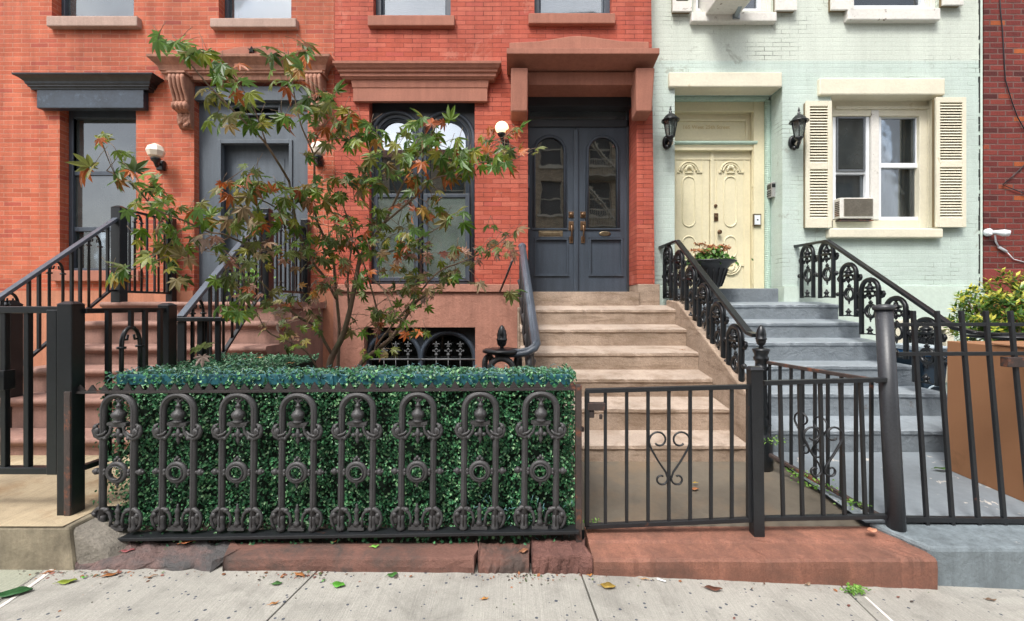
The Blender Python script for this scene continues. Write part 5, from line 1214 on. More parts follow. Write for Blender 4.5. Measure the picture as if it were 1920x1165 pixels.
yp = 4.86; b = MB(); zt_ = Z(386,4.83); zb_ = Z(566,4.83); b.box(xl-.05, xl+.05, yp-.05, yp+.05, zb_-.02, zt_-.02); b.hexa([(xl-.055,yp-.055,zt_-.02),(xl+.055,yp-.055,zt_-.02),(xl+.055,yp+.055,zt_-.02),(xl-.055,yp+.055,zt_-.02),(xl-.02,yp-.02,zt_+.005),(xl+.02,yp-.02,zt_+.005),(xl+.02,yp+.02,zt_+.005),(xl-.02,yp+.02,zt_+.005)]); b.build('post', M['iron'], tl, .004)
LZ1, LZ0 = Z(392,4.9), Z(547,4.9)
for lz in (LZ1, LZ0):
    b = MB(); b.bar((xl,4.9,lz),(xl,5.62,lz),.04,.025); b.build('landing_rail', M['iron'], tl, .003)
bar_rail(tl, xl, ((4.9,LZ1),(5.6,LZ1)), ((4.9,LZ0),(5.6,LZ0)), [('b',4.99),('a',5.06,5.15),('b',5.23),('b',5.34),('a',5.4,5.49),('b',5.54)], sq=.018)
b = MB(); b.box(xl-.04, xl+.04, 5.56, 5.64, 1.48, LZ1+.03); b.build('post', M['iron'], tl, .004)
b = MB(); b.box(xl+.0-.05, xl+.05, 3.76, 3.86, .3, Z(572,3.8)); b.hexa([(xl-.055,3.755,Z(572,3.8)),(xl+.055,3.755,Z(572,3.8)),(xl+.055,3.865,Z(572,3.8)),(xl-.055,3.865,Z(572,3.8)),(xl-.02,3.79,Z(563,3.8)),(xl+.02,3.79,Z(563,3.8)),(xl+.02,3.83,Z(563,3.8)),(xl-.02,3.83,Z(563,3.8))]); b.build('post', M['iron'], tl, .004)
xr_ = -2.55
tr = thing('stair_railing', 'black railing with pointed arches on the right of the rosy stoop, behind the maple', 'stair railing', (xr_, 4.2, .6), HR)
T0, T1 = (3.49, 1.365), (4.68, 2.40); B0, B1 = (3.66, .72), (4.62, 1.60)
b = MB(); b.bar((xr_,T0[0],T0[1]),(xr_,T1[0],T1[1]),.055,.03); b.build('handrail', M['rail_top'] if 'rail_top' in M else M['iron'], tr, .004)
b = MB(); b.bar((xr_,B0[0],B0[1]),(xr_,B1[0],B1[1]),.035,.022); b.build('bottom_rail', M['iron'], tr, .003)
seq = []; y = 4.6
for k in ['b','a','b','b','a','b','b','a']:
    if k == 'b': seq.append(('b', y)); y -= .085
    else: seq.append(('a', y-.125, y)); y -= .215
bar_rail(tr, xr_, (T0, T1), (B0, B1), [s for s in seq if s[1] > 3.55])
for yp, tp, zb_ in ((4.71, 392, 1.45), (5.6, 412, 1.47)):
    b = MB(); zt_ = Z(tp, yp); b.box(xr_-.045, xr_+.045, yp-.045, yp+.045, zb_, zt_); b.build('post', M['iron'], tr, .006)
LZ1, LZ0 = Z(395,4.71), Z(545,4.71)
for lz in (LZ1-.04, LZ0):
    b = MB(); b.bar((xr_,4.72,lz),(xr_,5.6,lz),.04,.025); b.build('landing_rail', M['iron'], tr, .003)
bar_rail(tr, xr_, ((4.7,LZ1-.04),(5.6,LZ1-.04)), ((4.7,LZ0),(5.6,LZ0)), [('b',4.83),('b',4.92),('a',5.0,5.1),('b',5.2),('b',5.3),('a',5.36,5.46),('b',5.52)], sq=.018)
b = MB(); ya = 3.45; zc = Z(600, ya)
b.prismz([(X(329,ya),ya-.03),(X(416,ya)+.01,ya-.03),(X(416,ya)+.05,ya+.02),(X(416,ya),ya+.07),(X(329,ya)-.02,ya+.07)], zc-.012, zc+.022); b.build('volute_cap', M['iron'], tr, .006)
b = MB()
for px_, w_, yy in ((341,.06,ya),(376,.042,ya+.03),(409,.036,ya+.01)): b.box(X(px_,yy)-w_/2, X(px_,yy)+w_/2, yy-.012, yy+.012, .3, zc-.013)
b.build('newel_post', M['iron'], tr, .004)
b = MB()
for px_ in (361, 388): b.bar((X(px_,ya+.05),ya+.05,.4),(X(px_,ya+.05),ya+.05,zc-.01),.02,.02)
b.build('baluster', M['iron'], tr)
# ---- left gate, posts, side fence
def sqpost(px, d, w, top, zb, label):
    x = X(px, d); zt = Z(top, d); b = MB(); b.box(x-w/2, x+w/2, d-w/2, d+w/2, zb, zt); h = w/2+.006
    b.hexa([(x-h,d-h,zt),(x+h,d-h,zt),(x+h,d+h,zt),(x-h,d+h,zt),(x-.02,d-.02,zt+.018),(x+.02,d-.02,zt+.018),(x+.02,d+.02,zt+.018),(x-.02,d+.02,zt+.018)])
    solo('fence_post', b, M['iron'], label, 'post', 'posts of the front railings', .004); return x
gpx = sqpost(133.5, 2.62, .085, 571, .255, 'thick square black gate post at the left end of the hedge fence')
sp2 = sqpost(314, 3.24, .08, 573, .29, 'square black post behind the left gate post, at the foot of the rosy stoop')
GL = thing('iron_gate', 'tall black iron gate at the left edge, cropped by the frame', 'gate', (X(60,2.62), 2.62, .27), None)
y = 2.62; zt = Z(581,y); zb = Z(881,y); xh = X(106,y)
b = MB(); b.bar((xh-1.15,y,zt),(X(118,y),y,zt),.045,.04); b.bar((xh-1.15,y,zb),(xh+.02,y,zb),.045,.04); b.box(xh-.03, xh+.03, y-.03, y+.03, zb-.02, zt); b.box(xh-1.15, xh-1.09, y-.03, y+.03, zb-.02, zt); b.build('frame', M['iron'], GL, .004)
for k in range(1,8):
    if k in (3,4): continue
    x = xh-.03-.133*k; b = MB(); b.bar((x,y,zb),(x,y,zt),.03,.03); b.build('bar', M['iron'], GL, .003)
b = MB(); x0, x1 = xh-.03-.133*4, xh-.03-.133*3+.0
q = MB(); gothic(q, 0, .133, 0, zb, zb, zt-.12, .013); q.xform(Matrix.Translation((x0,y,0)) @ Matrix.Rotation(R(-90),4,'Z')); q.build('arch_bar', M['iron'], GL)
b = MB(); b.box(X(108,y), X(120,y), y-.02, y+.02, Z(613,y), Z(601,y)); b.box(X(106,y), X(121,y), y-.02, y+.02, Z(862,y), Z(838,y)); b.build('hinge', M['iron'], GL, .003)
lx = X(10,y); b = MB(); b.box(lx-.06, lx+.03, y-.035, y+.03, Z(730,y), Z(694,y)); b.tube([(lx,y-.05,Z(705,y)),(lx,y-.1,Z(705,y)),(lx-.1,y-.1,Z(706,y))], .012, 8); b.build('lock', M['iron'], GL, .004)
FL = thing('railing', 'short black side railing with one pointed arch between two square posts at left', 'railing', (-2.46, 2.95, .3), None)
x = -2.462; zt = Z(583,2.7); zb = .51
for lz in (zt, zb):
    b = MB(); b.bar((gpx+.04,2.65,lz),(sp2,3.21,lz),.04,.03); b.build('rail', M['iron'], FL, .003)
for px_, dd in ((203,2.75),(272,3.03),(300,3.12)):
    b = MB(); xx = X(px_,dd); b.bar((xx,dd,zb),(xx,dd,zt),.024,.024); b.build('bar', M['iron'], FL)
b = MB(); gothic(b, 2.815, 2.955, -2.425, zb, zb, Z(614,2.88), .013); b.bar((-2.425,2.885,Z(616,2.88)),(-2.425,2.885,zt),.022,.022); b.build('arch_bar', M['iron'], FL)
# ================================================================== HEDGE
M['hedge_leaf'] = leafmat('boxwood_leaf', [(0, s2l(30,64,44)), (.3, s2l(48,98,66)), (.6, s2l(68,128,86)), (.82, s2l(98,158,106)), (1, s2l(162,200,152))], .36, .14, None, .4)  # palest stops put the leaf highlights into the colour
M['hedge_leaf_top'] = leafmat('boxwood_top_leaf', [(0, s2l(36,72,52)), (.5, s2l(60,108,76)), (.85, s2l(86,134,100)), (1, s2l(136,170,132))], .38, .15)
M['twig_teal'] = mat('teal_plastic_twig', s2l(92,134,138), .4, .2, 20, 90, .15, 0)
M['teal'] = mat('teal_plastic_edge', s2l(34,84,94), .45, .15, 3, 40, .1, .2, .003)
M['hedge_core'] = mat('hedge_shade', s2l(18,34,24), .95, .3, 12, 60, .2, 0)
def leaf_at(b, p, nrm, L, W, rnd, mat_=0, fold=.3):
    n = Vector(nrm) + Vector((rnd.uniform(-1,1),rnd.uniform(-1,1),rnd.uniform(-1,1)))*.75; n.normalize()
    t = n.cross(Vector((rnd.uniform(-1,1),rnd.uniform(-1,1),rnd.uniform(-1,1)))); 
    if t.length < .05: t = n.orthogonal()
    t.normalize(); s = n.cross(t); p = Vector(p)
    o = len(b.v)
    b.v += [tuple(p), tuple(p+t*L*.35+s*W*.5+n*W*fold), tuple(p+t*L*.75+s*W*.4+n*W*fold), tuple(p+t*L), tuple(p+t*L*.75-s*W*.4+n*W*fold), tuple(p+t*L*.35-s*W*.5+n*W*fold)]
    b.face((o,o+1,o+2,o+3), mat_, False); b.face((o,o+3,o+4,o+5), mat_, False)
rnd = random.Random(11)
HD = thing('hedge', 'clipped artificial boxwood hedge with a teal edge strip behind the low cast iron fence', 'hedge', (-1.05, 3.1, .1))
hx0, hx1, hy0, hy1, hz = -2.41, .37, 2.74, 3.24, 1.045
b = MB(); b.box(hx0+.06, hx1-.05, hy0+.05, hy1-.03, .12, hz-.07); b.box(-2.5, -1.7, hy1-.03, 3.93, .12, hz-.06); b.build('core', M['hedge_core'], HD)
b = MB()
from mathutils import noise as mnoise
def dens(p, k=5): return mnoise.noise(Vector(p)*k)
for i in range(21000):
    x = rnd.uniform(hx0-.06, hx1); z = rnd.uniform(.09, hz-.01); q = dens((x,1,z),7)
    if q < -.45 and rnd.random() < .5: continue
    if x < hx0+.06 and rnd.random() < .55: continue
    y = hy0 + rnd.uniform(-.05,.05) + max(0,-q)*.05 - (.03 if q > .2 else 0)
    l = rnd.uniform(.0135,.0225); leaf_at(b, (x,y,z), (0,-1,.35), l, l*.68, rnd)
for i in range(2600):
    z = rnd.uniform(.1,hz); y = rnd.uniform(hy0,hy1); l = rnd.uniform(.016,.026); leaf_at(b, (hx1+rnd.uniform(-.04,.02),y,z), (1,0,.4), l, l*.7, rnd)
for i in range(2200):
    z = rnd.uniform(.1,hz); y = rnd.uniform(hy0,3.95); l = rnd.uniform(.016,.026); leaf_at(b, ((hx0 if y < hy1 else -2.54)+rnd.uniform(-.02,.05),y,z), (-1,0,.4), l, l*.7, rnd)
for i in range(10500):
    if rnd.random() < .62: x, y = rnd.uniform(hx0, hx1), rnd.uniform(hy0, hy1)
    else: x, y = rnd.uniform(-2.54,-1.67), rnd.uniform(hy1, 3.96)
    z = hz - (.055 if x > -1.6 else .035)*min(1,(y-hy0)/.5) + .02*dens((x,y,0),4) + rnd.uniform(-.025,.02)
    l = rnd.uniform(.016,.028); leaf_at(b, (x,y,z), (0,-.2,1), l, l*.62, rnd, 1)
for i in range(900):
    x = rnd.uniform(hx0, hx1); z = hz + rnd.choice((rnd.uniform(-.03,.015), rnd.uniform(-.08,-.05))); l = rnd.uniform(.016,.026)
    if dens((x,3,0),6) > -.15 or rnd.random() < .3: leaf_at(b, (x, hy0-.04+rnd.uniform(-.012,.005), z), (0,-1,.5), l, l*.66, rnd, rnd.choice((0,1)))
for i in range(500):
    x = rnd.uniform(hx0, hx1-.1); leaf_at(b, (x, rnd.uniform(2.6,2.74), rnd.uniform(.07,.14)), (0,-1,.5), .022, .015, rnd)
b.build('foliage', [M['hedge_leaf'], M['hedge_leaf_top']], HD)
b = MB(); x = hx0+.05
while x < hx1-.02:
    w = rnd.uniform(.4,.7); x1 = min(hx1-.02, x+w); b.box(x, x1-.003, hy0-.035, hy0+.0, hz-.062, hz-.002); x = x1
b.build('edge_strip', M['teal'], HD, .003)
b = MB()
for i in range(520):
    if rnd.random() < .75: x, y, z = rnd.uniform(hx0, hx1), hy0+rnd.uniform(-.05,.07), hz+rnd.uniform(-.03,.02)
    else: x, y, z = rnd.uniform(hx0,hx1), rnd.uniform(hy0,hy1), hz-.02
    dv = Vector((rnd.uniform(-1,1), rnd.uniform(-.8,.3), rnd.uniform(-.6,.7))).normalized()*rnd.uniform(.02,.055)
    p = Vector((x,y,z)); b.tube([p, p+dv*.6+Vector((0,0,.006)), p+dv+Vector((0,0,-.004))], .0021, 4)
    if rnd.random() < .6: b.tube([p+dv*.5, p+dv*.5+Vector((rnd.uniform(-.02,.02),rnd.uniform(-.02,.01),rnd.uniform(-.01,.02)))], .0018, 4)
for i in range(60):
    x, z = rnd.uniform(-.3,.36), rnd.uniform(.07,.3); p = Vector((x,hy0-.06,z)); b.tube([p, p+Vector((rnd.uniform(-.03,.03),-.01,rnd.uniform(.01,.05)))], .002, 4)
b.build('twigs', M['twig_teal'], HD)

# ================================================================== MAPLE
MG = leafmat('maple_green', [(0, s2l(56,88,20)), (.35, s2l(84,116,30)), (.68, s2l(114,130,40)), (.88, s2l(140,128,42)), (.96, s2l(150,100,38)), (1, s2l(170,84,36))], .42, .35, s2l(96,128,66))
MO = leafmat('maple_olive', [(0, s2l(56,82,28)), (.4, s2l(90,106,36)), (.7, s2l(120,106,40)), (.88, s2l(148,92,38)), (1, s2l(176,86,38))], .42, .35, s2l(116,124,66))
MR = leafmat('maple_red', [(0, s2l(116,58,34)), (.5, s2l(150,78,38)), (1, s2l(176,98,42))], .42, .3, s2l(150,110,90))
MP = leafmat('maple_dry', [(0, s2l(96,72,58)), (.3, s2l(146,108,92)), (.5, s2l(110,110,70)), (.75, s2l(160,122,104)), (1, s2l(120,64,48))], .6, .25, s2l(172,150,140))
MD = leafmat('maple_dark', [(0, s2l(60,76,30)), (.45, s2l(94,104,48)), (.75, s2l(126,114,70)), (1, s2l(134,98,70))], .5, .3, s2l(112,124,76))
ML = [MG, MO, MR, MP, MD]
BARK = mat('maple_bark', s2l(112,92,76), .8, .25, 9, 60, .2, .5, .004, col2=s2l(82,92,62), c2thr=.6, c2s=5, c2w=.1)
def maple_leaf(b, p, tip, nrm, size, rnd, mat_):
    t = Vector(tip).normalized(); n = Vector(nrm); n = n - t*n.dot(t)
    if n.length < .05: n = t.orthogonal()
    n.normalize(); s = t.cross(n)
    lob = [(-125,.45),(-84,.72),(-42,.92),(0,1),(42,.92),(84,.72),(125,.45)]
    curl = rnd.uniform(.2,.75); p = Vector(p); R_ = size*.55
    pts = [(0,-.02)]
    for i, (a, l) in enumerate(lob):
        l *= rnd.uniform(.88,1.08); a += rnd.uniform(-5,5)
        if i == 0: pts.append((math.sin(R(a-18))*.16, math.cos(R(a-18))*.16))
        for da, f in ((-17,.55),(-7,.8),(0,1),(7,.8),(17,.55)): pts.append((math.sin(R(a+da))*l*f, math.cos(R(a+da))*l*f))
        if i < 6: m_ = (a+lob[i+1][0])/2; pts.append((math.sin(R(m_))*.43, math.cos(R(m_))*.43))
        else: pts.append((math.sin(R(a+18))*.16, math.cos(R(a+18))*.16))
    o = len(b.v); ph = rnd.uniform(0,6)
    for i, (u, w) in enumerate(pts):
        r2 = u*u+w*w; h = -curl*r2 + .07*math.sin(ph+5*math.atan2(u,w+.01))*r2
        b.v.append(tuple(p + (s*u + t*w + n*h)*R_))
    k = len(pts)
    for i in range(1, k-1): b.face((o, o+i+1, o+i), mat_, False)
    return p
MT = thing('maple_tree', 'young Japanese maple with slender stems and star-shaped green to red leaves behind the hedge', 'tree', (X(640,3.55), 3.55, .15))
tb = MB(); lb = MB(); rnd = random.Random(5); BR = []
def branch(pts, r0, r1, n=6):
    P3 = [P(x, y, d) for x, y, d in pts]
    # Catmull-Rom refinement with slight wobble
    out = []
    for i in range(len(P3)-1):
        a, b_, c, e = P3[max(i-1,0)], P3[i], P3[i+1], P3[min(i+2,len(P3)-1)]
        for k in range(4):
            t = k/4; out.append(.5*((2*b_) + (c-a)*t + (2*a-5*b_+4*c-e)*t*t + (3*b_-a-3*c+e)*t**3))
    out.append(P3[-1]); m = len(out)
    tb.tube(out, [r0+(r1-r0)*i/(m-1) for i in range(m)], n); BR.extend(out[4:]); return out
def leaves(cx, cy, rx, ry, n, px, d, tones, droop=.5, dspread=.22):
    for i in range(n):
        while True:
            u, v = rnd.uniform(-1,1), rnd.uniform(-1,1)
            if u*u+v*v < 1: break
        dd = d + rnd.uniform(-dspread, dspread); p = P(cx+u*rx, cy+v*ry, dd)
        an = rnd.uniform(-math.pi, math.pi) if rnd.random() < .4 else math.atan2(-v-.5, u)+rnd.uniform(-.8,.8)
        tip = Vector((math.cos(an), rnd.uniform(-.8,.5), math.sin(an)-droop*.6))
        nrm = Vector((rnd.uniform(-.55,.55), rnd.uniform(-.95,.15), rnd.uniform(.35,1.1)))
        sz = px*dd/F*rnd.uniform(.75,1.15)
        maple_leaf(lb, p, tip, nrm, sz, rnd, rnd.choices(range(5), tones)[0])
        if rnd.random() < .5:
            q = p + Vector((rnd.uniform(-.03,.03), rnd.uniform(-.02,.02), rnd.uniform(.0,.05))) - tip.normalized()*sz*.5
            tb.tube([q, q.lerp(p,.5)+Vector((0,0,.006)), p], .0016, 4)
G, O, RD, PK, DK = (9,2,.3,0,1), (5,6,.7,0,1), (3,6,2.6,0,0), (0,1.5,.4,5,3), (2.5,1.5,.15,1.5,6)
# stems (photo pixel x, y and depth)
T = branch
T([(612,760,3.5),(617,689,3.5),(627,660,3.49),(643,629,3.47),(657,577,3.44),(668,520,3.40),(676,483,3.36),(695,452,3.32),(721,418,3.28)], .028, .011)
T([(640,760,3.62),(634,690,3.6),(636,616,3.6),(630,548,3.56),(624,486,3.5),(607,444,3.45),(594,413,3.4),(587,371,3.35)], .016, .008)
T([(630,560,3.56),(608,520,3.5),(589,496,3.44),(574,463,3.38),(558,430,3.3),(542,340,3.15)], .012, .008)
T([(655,585,3.44),(652,530,3.42),(655,494,3.4),(661,440,3.36),(650,405,3.3),(641,380,3.25)], .009, .004)
T([(622,664,3.49),(608,640,3.45),(594,613,3.4),(560,595,3.3),(520,560,3.2),(490,530,3.1),(455,500,3.0),(420,470,2.95)], .013, .004)
T([(664,760,3.58),(672,690,3.56),(716,650,3.5),(742,624,3.46),(773,574,3.4),(794,556,3.36),(820,540,3.3),(850,520,3.28)], .022, .006)
T([(700,668,3.52),(706,640,3.5),(708,590,3.48),(690,520,3.44),(676,480,3.4),(655,440,3.36)], .009, .004)
T([(704,662,3.5),(712,640,3.4),(770,570,3.3),(820,512,3.25),(867,491,3.2),(906,473,3.15),(936,456,3.1),(950,440,3.1)], .008, .003)
T([(690,520,3.4),(720,545,3.3),(745,600,3.25)], .006, .003)
T([(600,700,3.4),(575,660,3.3),(540,640,3.2),(500,620,3.1),(470,560,3.0)], .008, .003)
T([(542,340,3.15),(520,303,3.0),(494,264,2.9),(470,240,2.82),(446,216,2.75),(395,165,2.65),(357,120,2.58),(320,75,2.52)], .009, .003)
T([(499,268,2.9),(477,206,2.8),(453,165,2.75),(430,130,2.7)], .005, .0025)
T([(587,371,3.35),(589,330,3.25),(588,292,3.15),(575,260,3.1),(563,230,3.05),(552,180,3.0),(546,137,2.95),(540,95,2.9)], .008, .003)
T([(587,278,3.12),(596,255,3.1),(608,237,3.08),(630,215,3.05),(670,225,3.0)], .004, .002)
T([(587,290,3.13),(620,262,3.1),(660,262,3.05),(700,270,3.0)], .004, .002)
T([(721,418,3.28),(737,385,3.24),(753,350,3.2),(765,324,3.18),(780,300,3.15),(800,270,3.1),(820,232,3.05)], .010, .003)
T([(721,418,3.28),(760,385,3.2),(791,358,3.15),(814,335,3.1),(852,326,3.05),(897,306,3.0),(950,306,2.95)], .009, .003)
T([(765,324,3.18),(740,332,3.15),(715,332,3.12),(690,340,3.1)], .004, .002)
T([(510,470,3.2),(455,455,3.1),(420,440,3.0),(391,435,2.9),(340,412,2.78),(295,394,2.68),(261,360,2.6),(233,336,2.55),(200,320,2.5)], .007, .003)
T([(430,445,3.0),(380,470,2.9),(320,480,2.8),(260,500,2.7),(215,520,2.65)], .005, .002)
T([(574,463,3.38),(540,410,3.2),(500,380,3.05),(460,370,2.95),(410,372,2.85)], .006, .003)
T([(676,483,3.36),(740,470,3.2),(800,440,3.1),(850,410,3.05)], .006, .003)
TW = []
for i in range(120):      # fine twigs growing out of the stems
    p = rnd.choice(BR); d = p.y; x, y = CX+p.x*F/d, CY-(p.z-EYE)*F/d
    if y > 640 or y < 250: continue
    a = rnd.uniform(-2.7,-.4) if rnd.random() < .8 else rnd.uniform(-.4,.5); l = rnd.uniform(25,70)
    T([(x,y,d),(x+math.cos(a)*l*.5,y+math.sin(a)*l*.4,d-.03),(x+math.cos(a)*l,y+math.sin(a)*l+6,d-.07)], .0032, .0014, 4); TW.append((x+math.cos(a)*l,y+math.sin(a)*l+6,d-.07))
tb2 = tb
# foliage masses: (x, y, rx, ry, n, leaf px, depth, tones)
for c in [(312,66,24,18,4,52,2.5,G),(340,92,20,20,4,46,2.53,G),(378,104,32,28,7,46,2.58,G),(360,62,20,16,2,44,2.58,G),(425,128,26,26,7,46,2.65,O),(400,180,30,26,5,46,2.7,G),(450,175,32,26,7,50,2.75,O),(420,225,36,20,6,46,2.75,G),(478,215,34,22,6,46,2.8,G),(510,110,32,26,4,48,2.9,O),(545,92,40,22,7,46,2.9,RD),(570,120,26,20,5,44,2.92,O),(525,160,40,26,7,48,2.95,O),(548,205,42,20,6,48,3.0,G),(595,190,30,32,8,42,3.02,RD),(632,200,30,34,8,44,3.05,O),(600,245,30,20,5,40,3.08,O),(655,225,30,22,8,42,3.05,G),(690,250,34,24,10,42,3.02,G),(660,262,26,14,4,40,3.03,G),(530,230,18,18,4,34,3.0,RD),
          (195,314,34,14,4,52,2.52,O),(235,324,32,18,7,50,2.55,O),(270,345,24,22,5,46,2.6,G),(250,385,34,14,3,44,2.62,G),(300,385,30,20,6,44,2.68,G),(300,430,44,20,6,48,2.72,G),(262,440,26,18,2,44,2.7,G),(335,455,38,26,7,46,2.8,G),(300,490,40,20,7,46,2.75,G),(240,512,38,14,8,44,2.68,G),(340,505,36,26,5,42,2.85,DK),
          (430,358,40,20,10,42,2.9,O),(480,345,36,18,12,42,2.95,G),(520,365,34,20,8,42,3.0,RD),(380,395,34,20,8,44,2.85,G),(440,400,46,26,14,42,2.95,DK),(510,410,44,24,12,42,3.05,O),(560,370,30,26,9,40,3.1,O),(610,360,34,22,9,40,3.15,O),(650,340,30,20,8,38,3.15,O),(555,420,40,24,9,42,3.15,G),(470,440,46,22,12,38,3.0,DK),(390,455,40,22,7,40,2.9,PK),
          (690,345,34,16,7,40,3.1,O),(700,310,36,18,6,40,3.05,O),(720,292,30,16,6,40,3.05,G),(770,262,34,28,8,42,3.08,G),(800,240,34,20,9,42,3.06,G),(826,224,22,14,4,42,3.05,RD),(790,290,42,22,12,42,3.08,G),(840,275,46,22,12,42,3.02,G),(880,300,40,18,11,42,3.0,G),(850,320,42,16,9,40,3.02,O),(920,285,34,22,8,42,2.97,G),(945,308,24,10,4,42,2.95,O),(780,330,36,16,8,40,3.1,O),(735,335,30,14,6,38,3.1,O),
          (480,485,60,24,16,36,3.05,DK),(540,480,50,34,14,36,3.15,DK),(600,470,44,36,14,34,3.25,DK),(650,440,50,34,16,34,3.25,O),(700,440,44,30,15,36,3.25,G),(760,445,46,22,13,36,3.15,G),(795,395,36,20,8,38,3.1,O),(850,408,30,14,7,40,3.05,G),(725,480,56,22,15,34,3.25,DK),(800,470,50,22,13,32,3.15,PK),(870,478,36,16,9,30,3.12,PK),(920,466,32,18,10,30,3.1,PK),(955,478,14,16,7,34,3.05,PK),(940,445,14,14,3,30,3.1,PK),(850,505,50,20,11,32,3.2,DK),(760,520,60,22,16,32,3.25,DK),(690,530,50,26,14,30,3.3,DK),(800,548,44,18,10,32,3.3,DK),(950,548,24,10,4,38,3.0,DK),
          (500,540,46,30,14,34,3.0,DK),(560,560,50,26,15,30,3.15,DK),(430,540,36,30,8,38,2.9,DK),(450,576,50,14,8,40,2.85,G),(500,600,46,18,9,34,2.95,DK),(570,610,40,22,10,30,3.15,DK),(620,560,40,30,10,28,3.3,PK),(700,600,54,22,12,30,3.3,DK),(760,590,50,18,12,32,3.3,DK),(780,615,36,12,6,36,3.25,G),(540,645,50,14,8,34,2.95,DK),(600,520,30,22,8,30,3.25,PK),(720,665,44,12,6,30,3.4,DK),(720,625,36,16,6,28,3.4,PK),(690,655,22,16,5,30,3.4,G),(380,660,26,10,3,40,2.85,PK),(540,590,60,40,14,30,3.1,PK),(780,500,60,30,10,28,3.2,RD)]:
    leaves(c[0],c[1],c[2],c[3],int(c[4]*(.9 if c[7] in (DK,PK) else 1.08)+.5),c[5]*(1.1 if c[5] > 37 else .95),c[6],c[7])
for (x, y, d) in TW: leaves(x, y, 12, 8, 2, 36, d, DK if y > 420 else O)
tb.build('trunk', BARK, MT); lb.build('foliage', ML, MT)

# ================================================================== SHRUB, URN, BOXES
MV = leafmat('variegated_leaf', [(0, s2l(56,96,30)), (.35, s2l(96,130,40)), (.6, s2l(176,178,60)), (1, s2l(222,212,96))], .4, .25)
MVD = leafmat('shrub_inner_leaf', [(0, s2l(30,62,22)), (1, s2l(78,120,36))], .4, .2)
SH = thing('shrub', 'bushy yellow-green variegated shrub at the right edge by the dark red house', 'shrub', (5.5, 4.9, .25))
rnd = random.Random(9); b = MB(); sb = MB()
for i in range(7):
    a = rnd.uniform(0,6.28); sb.tube([(5.5,4.9,.25),(5.5+.2*math.cos(a),4.9+.2*math.sin(a),.9),(5.5+.5*math.cos(a),4.9+.35*math.sin(a),1.5)], [.02,.014,.006], 6)
sb.build('stems', BARK, SH)
tips = []
for i in range(1300):
    u = Vector((rnd.gauss(0,1),rnd.gauss(0,1),rnd.gauss(0,1))).normalized()*rnd.uniform(.5,1)
    x, y, z = 5.62+u.x*.78, 4.9+u.y*.5, 1.30+u.z*.5
    if dens((x,y,z),3.2) < -.32: continue
    tips.append((x,y,z,u))
tips += [(X(px_,4.7),4.7,Z(py_,4.7),Vector((0,0,1))) for px_,py_ in ((1878,512),(1880,520),(1905,522),(1812,640),(1800,600),(1868,530),(1892,530),(1845,540))]
for (x,y,z,u) in tips:
    ax = (u+Vector((rnd.uniform(-.4,.4),rnd.uniform(-.4,.4),.9))).normalized()
    for k in range(7):
        a = k*2.4; side = ax.orthogonal().normalized(); side = Matrix.Rotation(a,3,ax) @ side
        t = (side + ax*(.2+.12*k)).normalized(); p = Vector((x,y,z)) + ax*(.012*k-.04)
        l = rnd.uniform(.05,.085); w = l*.42; s = t.cross(ax).normalized(); n = s.cross(t)
        o = len(b.v); b.v += [tuple(p), tuple(p+t*l*.45+s*w*.5+n*.004), tuple(p+t*l), tuple(p+t*l*.45-s*w*.5+n*.004)]
        b.face((o,o+1,o+2), 0 if k > 2 else 1); b.face((o,o+2,o+3), 0 if k > 2 else 1)
b.build('foliage', [MV, MVD], SH)
# urn on the landing
ud = 5.72; uc = P(1322, 566, ud); ux = X(1330, ud)
b = MB(); zb = Z(562, ud); hh = Z(490, ud)-zb; s_ = X(1376,ud)-ux
b.lathe((ux,ud,zb), [(r*s_, h*hh) for r, h in ((.42,0),(.44,.05),(.36,.08),(.22,.16),(.2,.2),(.3,.24),(.34,.28),(.44,.34),(.52,.46),(.58,.6),(.68,.78),(.82,.91),(.98,.955),(1.02,.97),(1.02,1.0),(.92,1.0),(.84,.94))], 24)
for k in range(18):
    a = 2*math.pi*k/18; b.tube([(ux+r*s_*math.cos(a), ud+r*s_*math.sin(a), zb+h*hh) for r, h in ((.45,.34),(.53,.46),(.59,.6),(.69,.78))], .008, 5)
solo('urn', b, mat('black_plastic_urn', s2l(32,33,36), .35, .15, 6, 40, .1, .1, .002), 'black fluted urn planter on the grey landing in front of the cream door', 'urn')
PL = thing('potted_plant', 'leafy plant with rusty pink flower heads growing in the black urn', 'plant', (ux, ud, zb+hh*.9))
b = MB(); rnd = random.Random(4); mg = leafmat('sedum_leaf', [(0, s2l(52,92,36)), (.6, s2l(84,130,52)), (1, s2l(128,168,76))], .4, .2); mf = leafmat('sedum_flower', [(0, s2l(140,92,60)), (.5, s2l(176,120,82)), (1, s2l(196,150,104))], .7, .15)
for i in range(420):
    x = rnd.gauss(0,.13); y = rnd.gauss(0,.11); z = hh*.06 + zb+hh*.92 + rnd.uniform(-.02,.15)*(1.2-min(1,abs(x)/.3)); 
    if x < -.12: z -= rnd.uniform(0,.06); 
    l = rnd.uniform(.04,.075); leaf_at(b, (ux+x,ud+y,z), (x*2,-.5,.8), l, l*.6, rnd)
b.build('foliage', mg, PL)
b = MB()
for (px_, py_, r) in ((1312,458,.05),(1328,462,.05),(1338,467,.045),(1303,470,.05),(1320,472,.06),(1343,463,.05),(1356,462,.045),(1352,470,.04),(1364,466,.03),(1330,478,.05)):
    c = P(px_, py_, ud+rnd.uniform(-.1,.1))
    for k in range(60):
        q = Vector((rnd.uniform(-1,1)*r*1.2, rnd.uniform(-1,1)*r, rnd.uniform(-.3,.3)*r)); leaf_at(b, c+q, (0,-.3,1), .026, .02, rnd)
    b.tube([c, c+Vector((0,0,-.14))], .004, 5)
b.build('flower_heads', mf, PL)
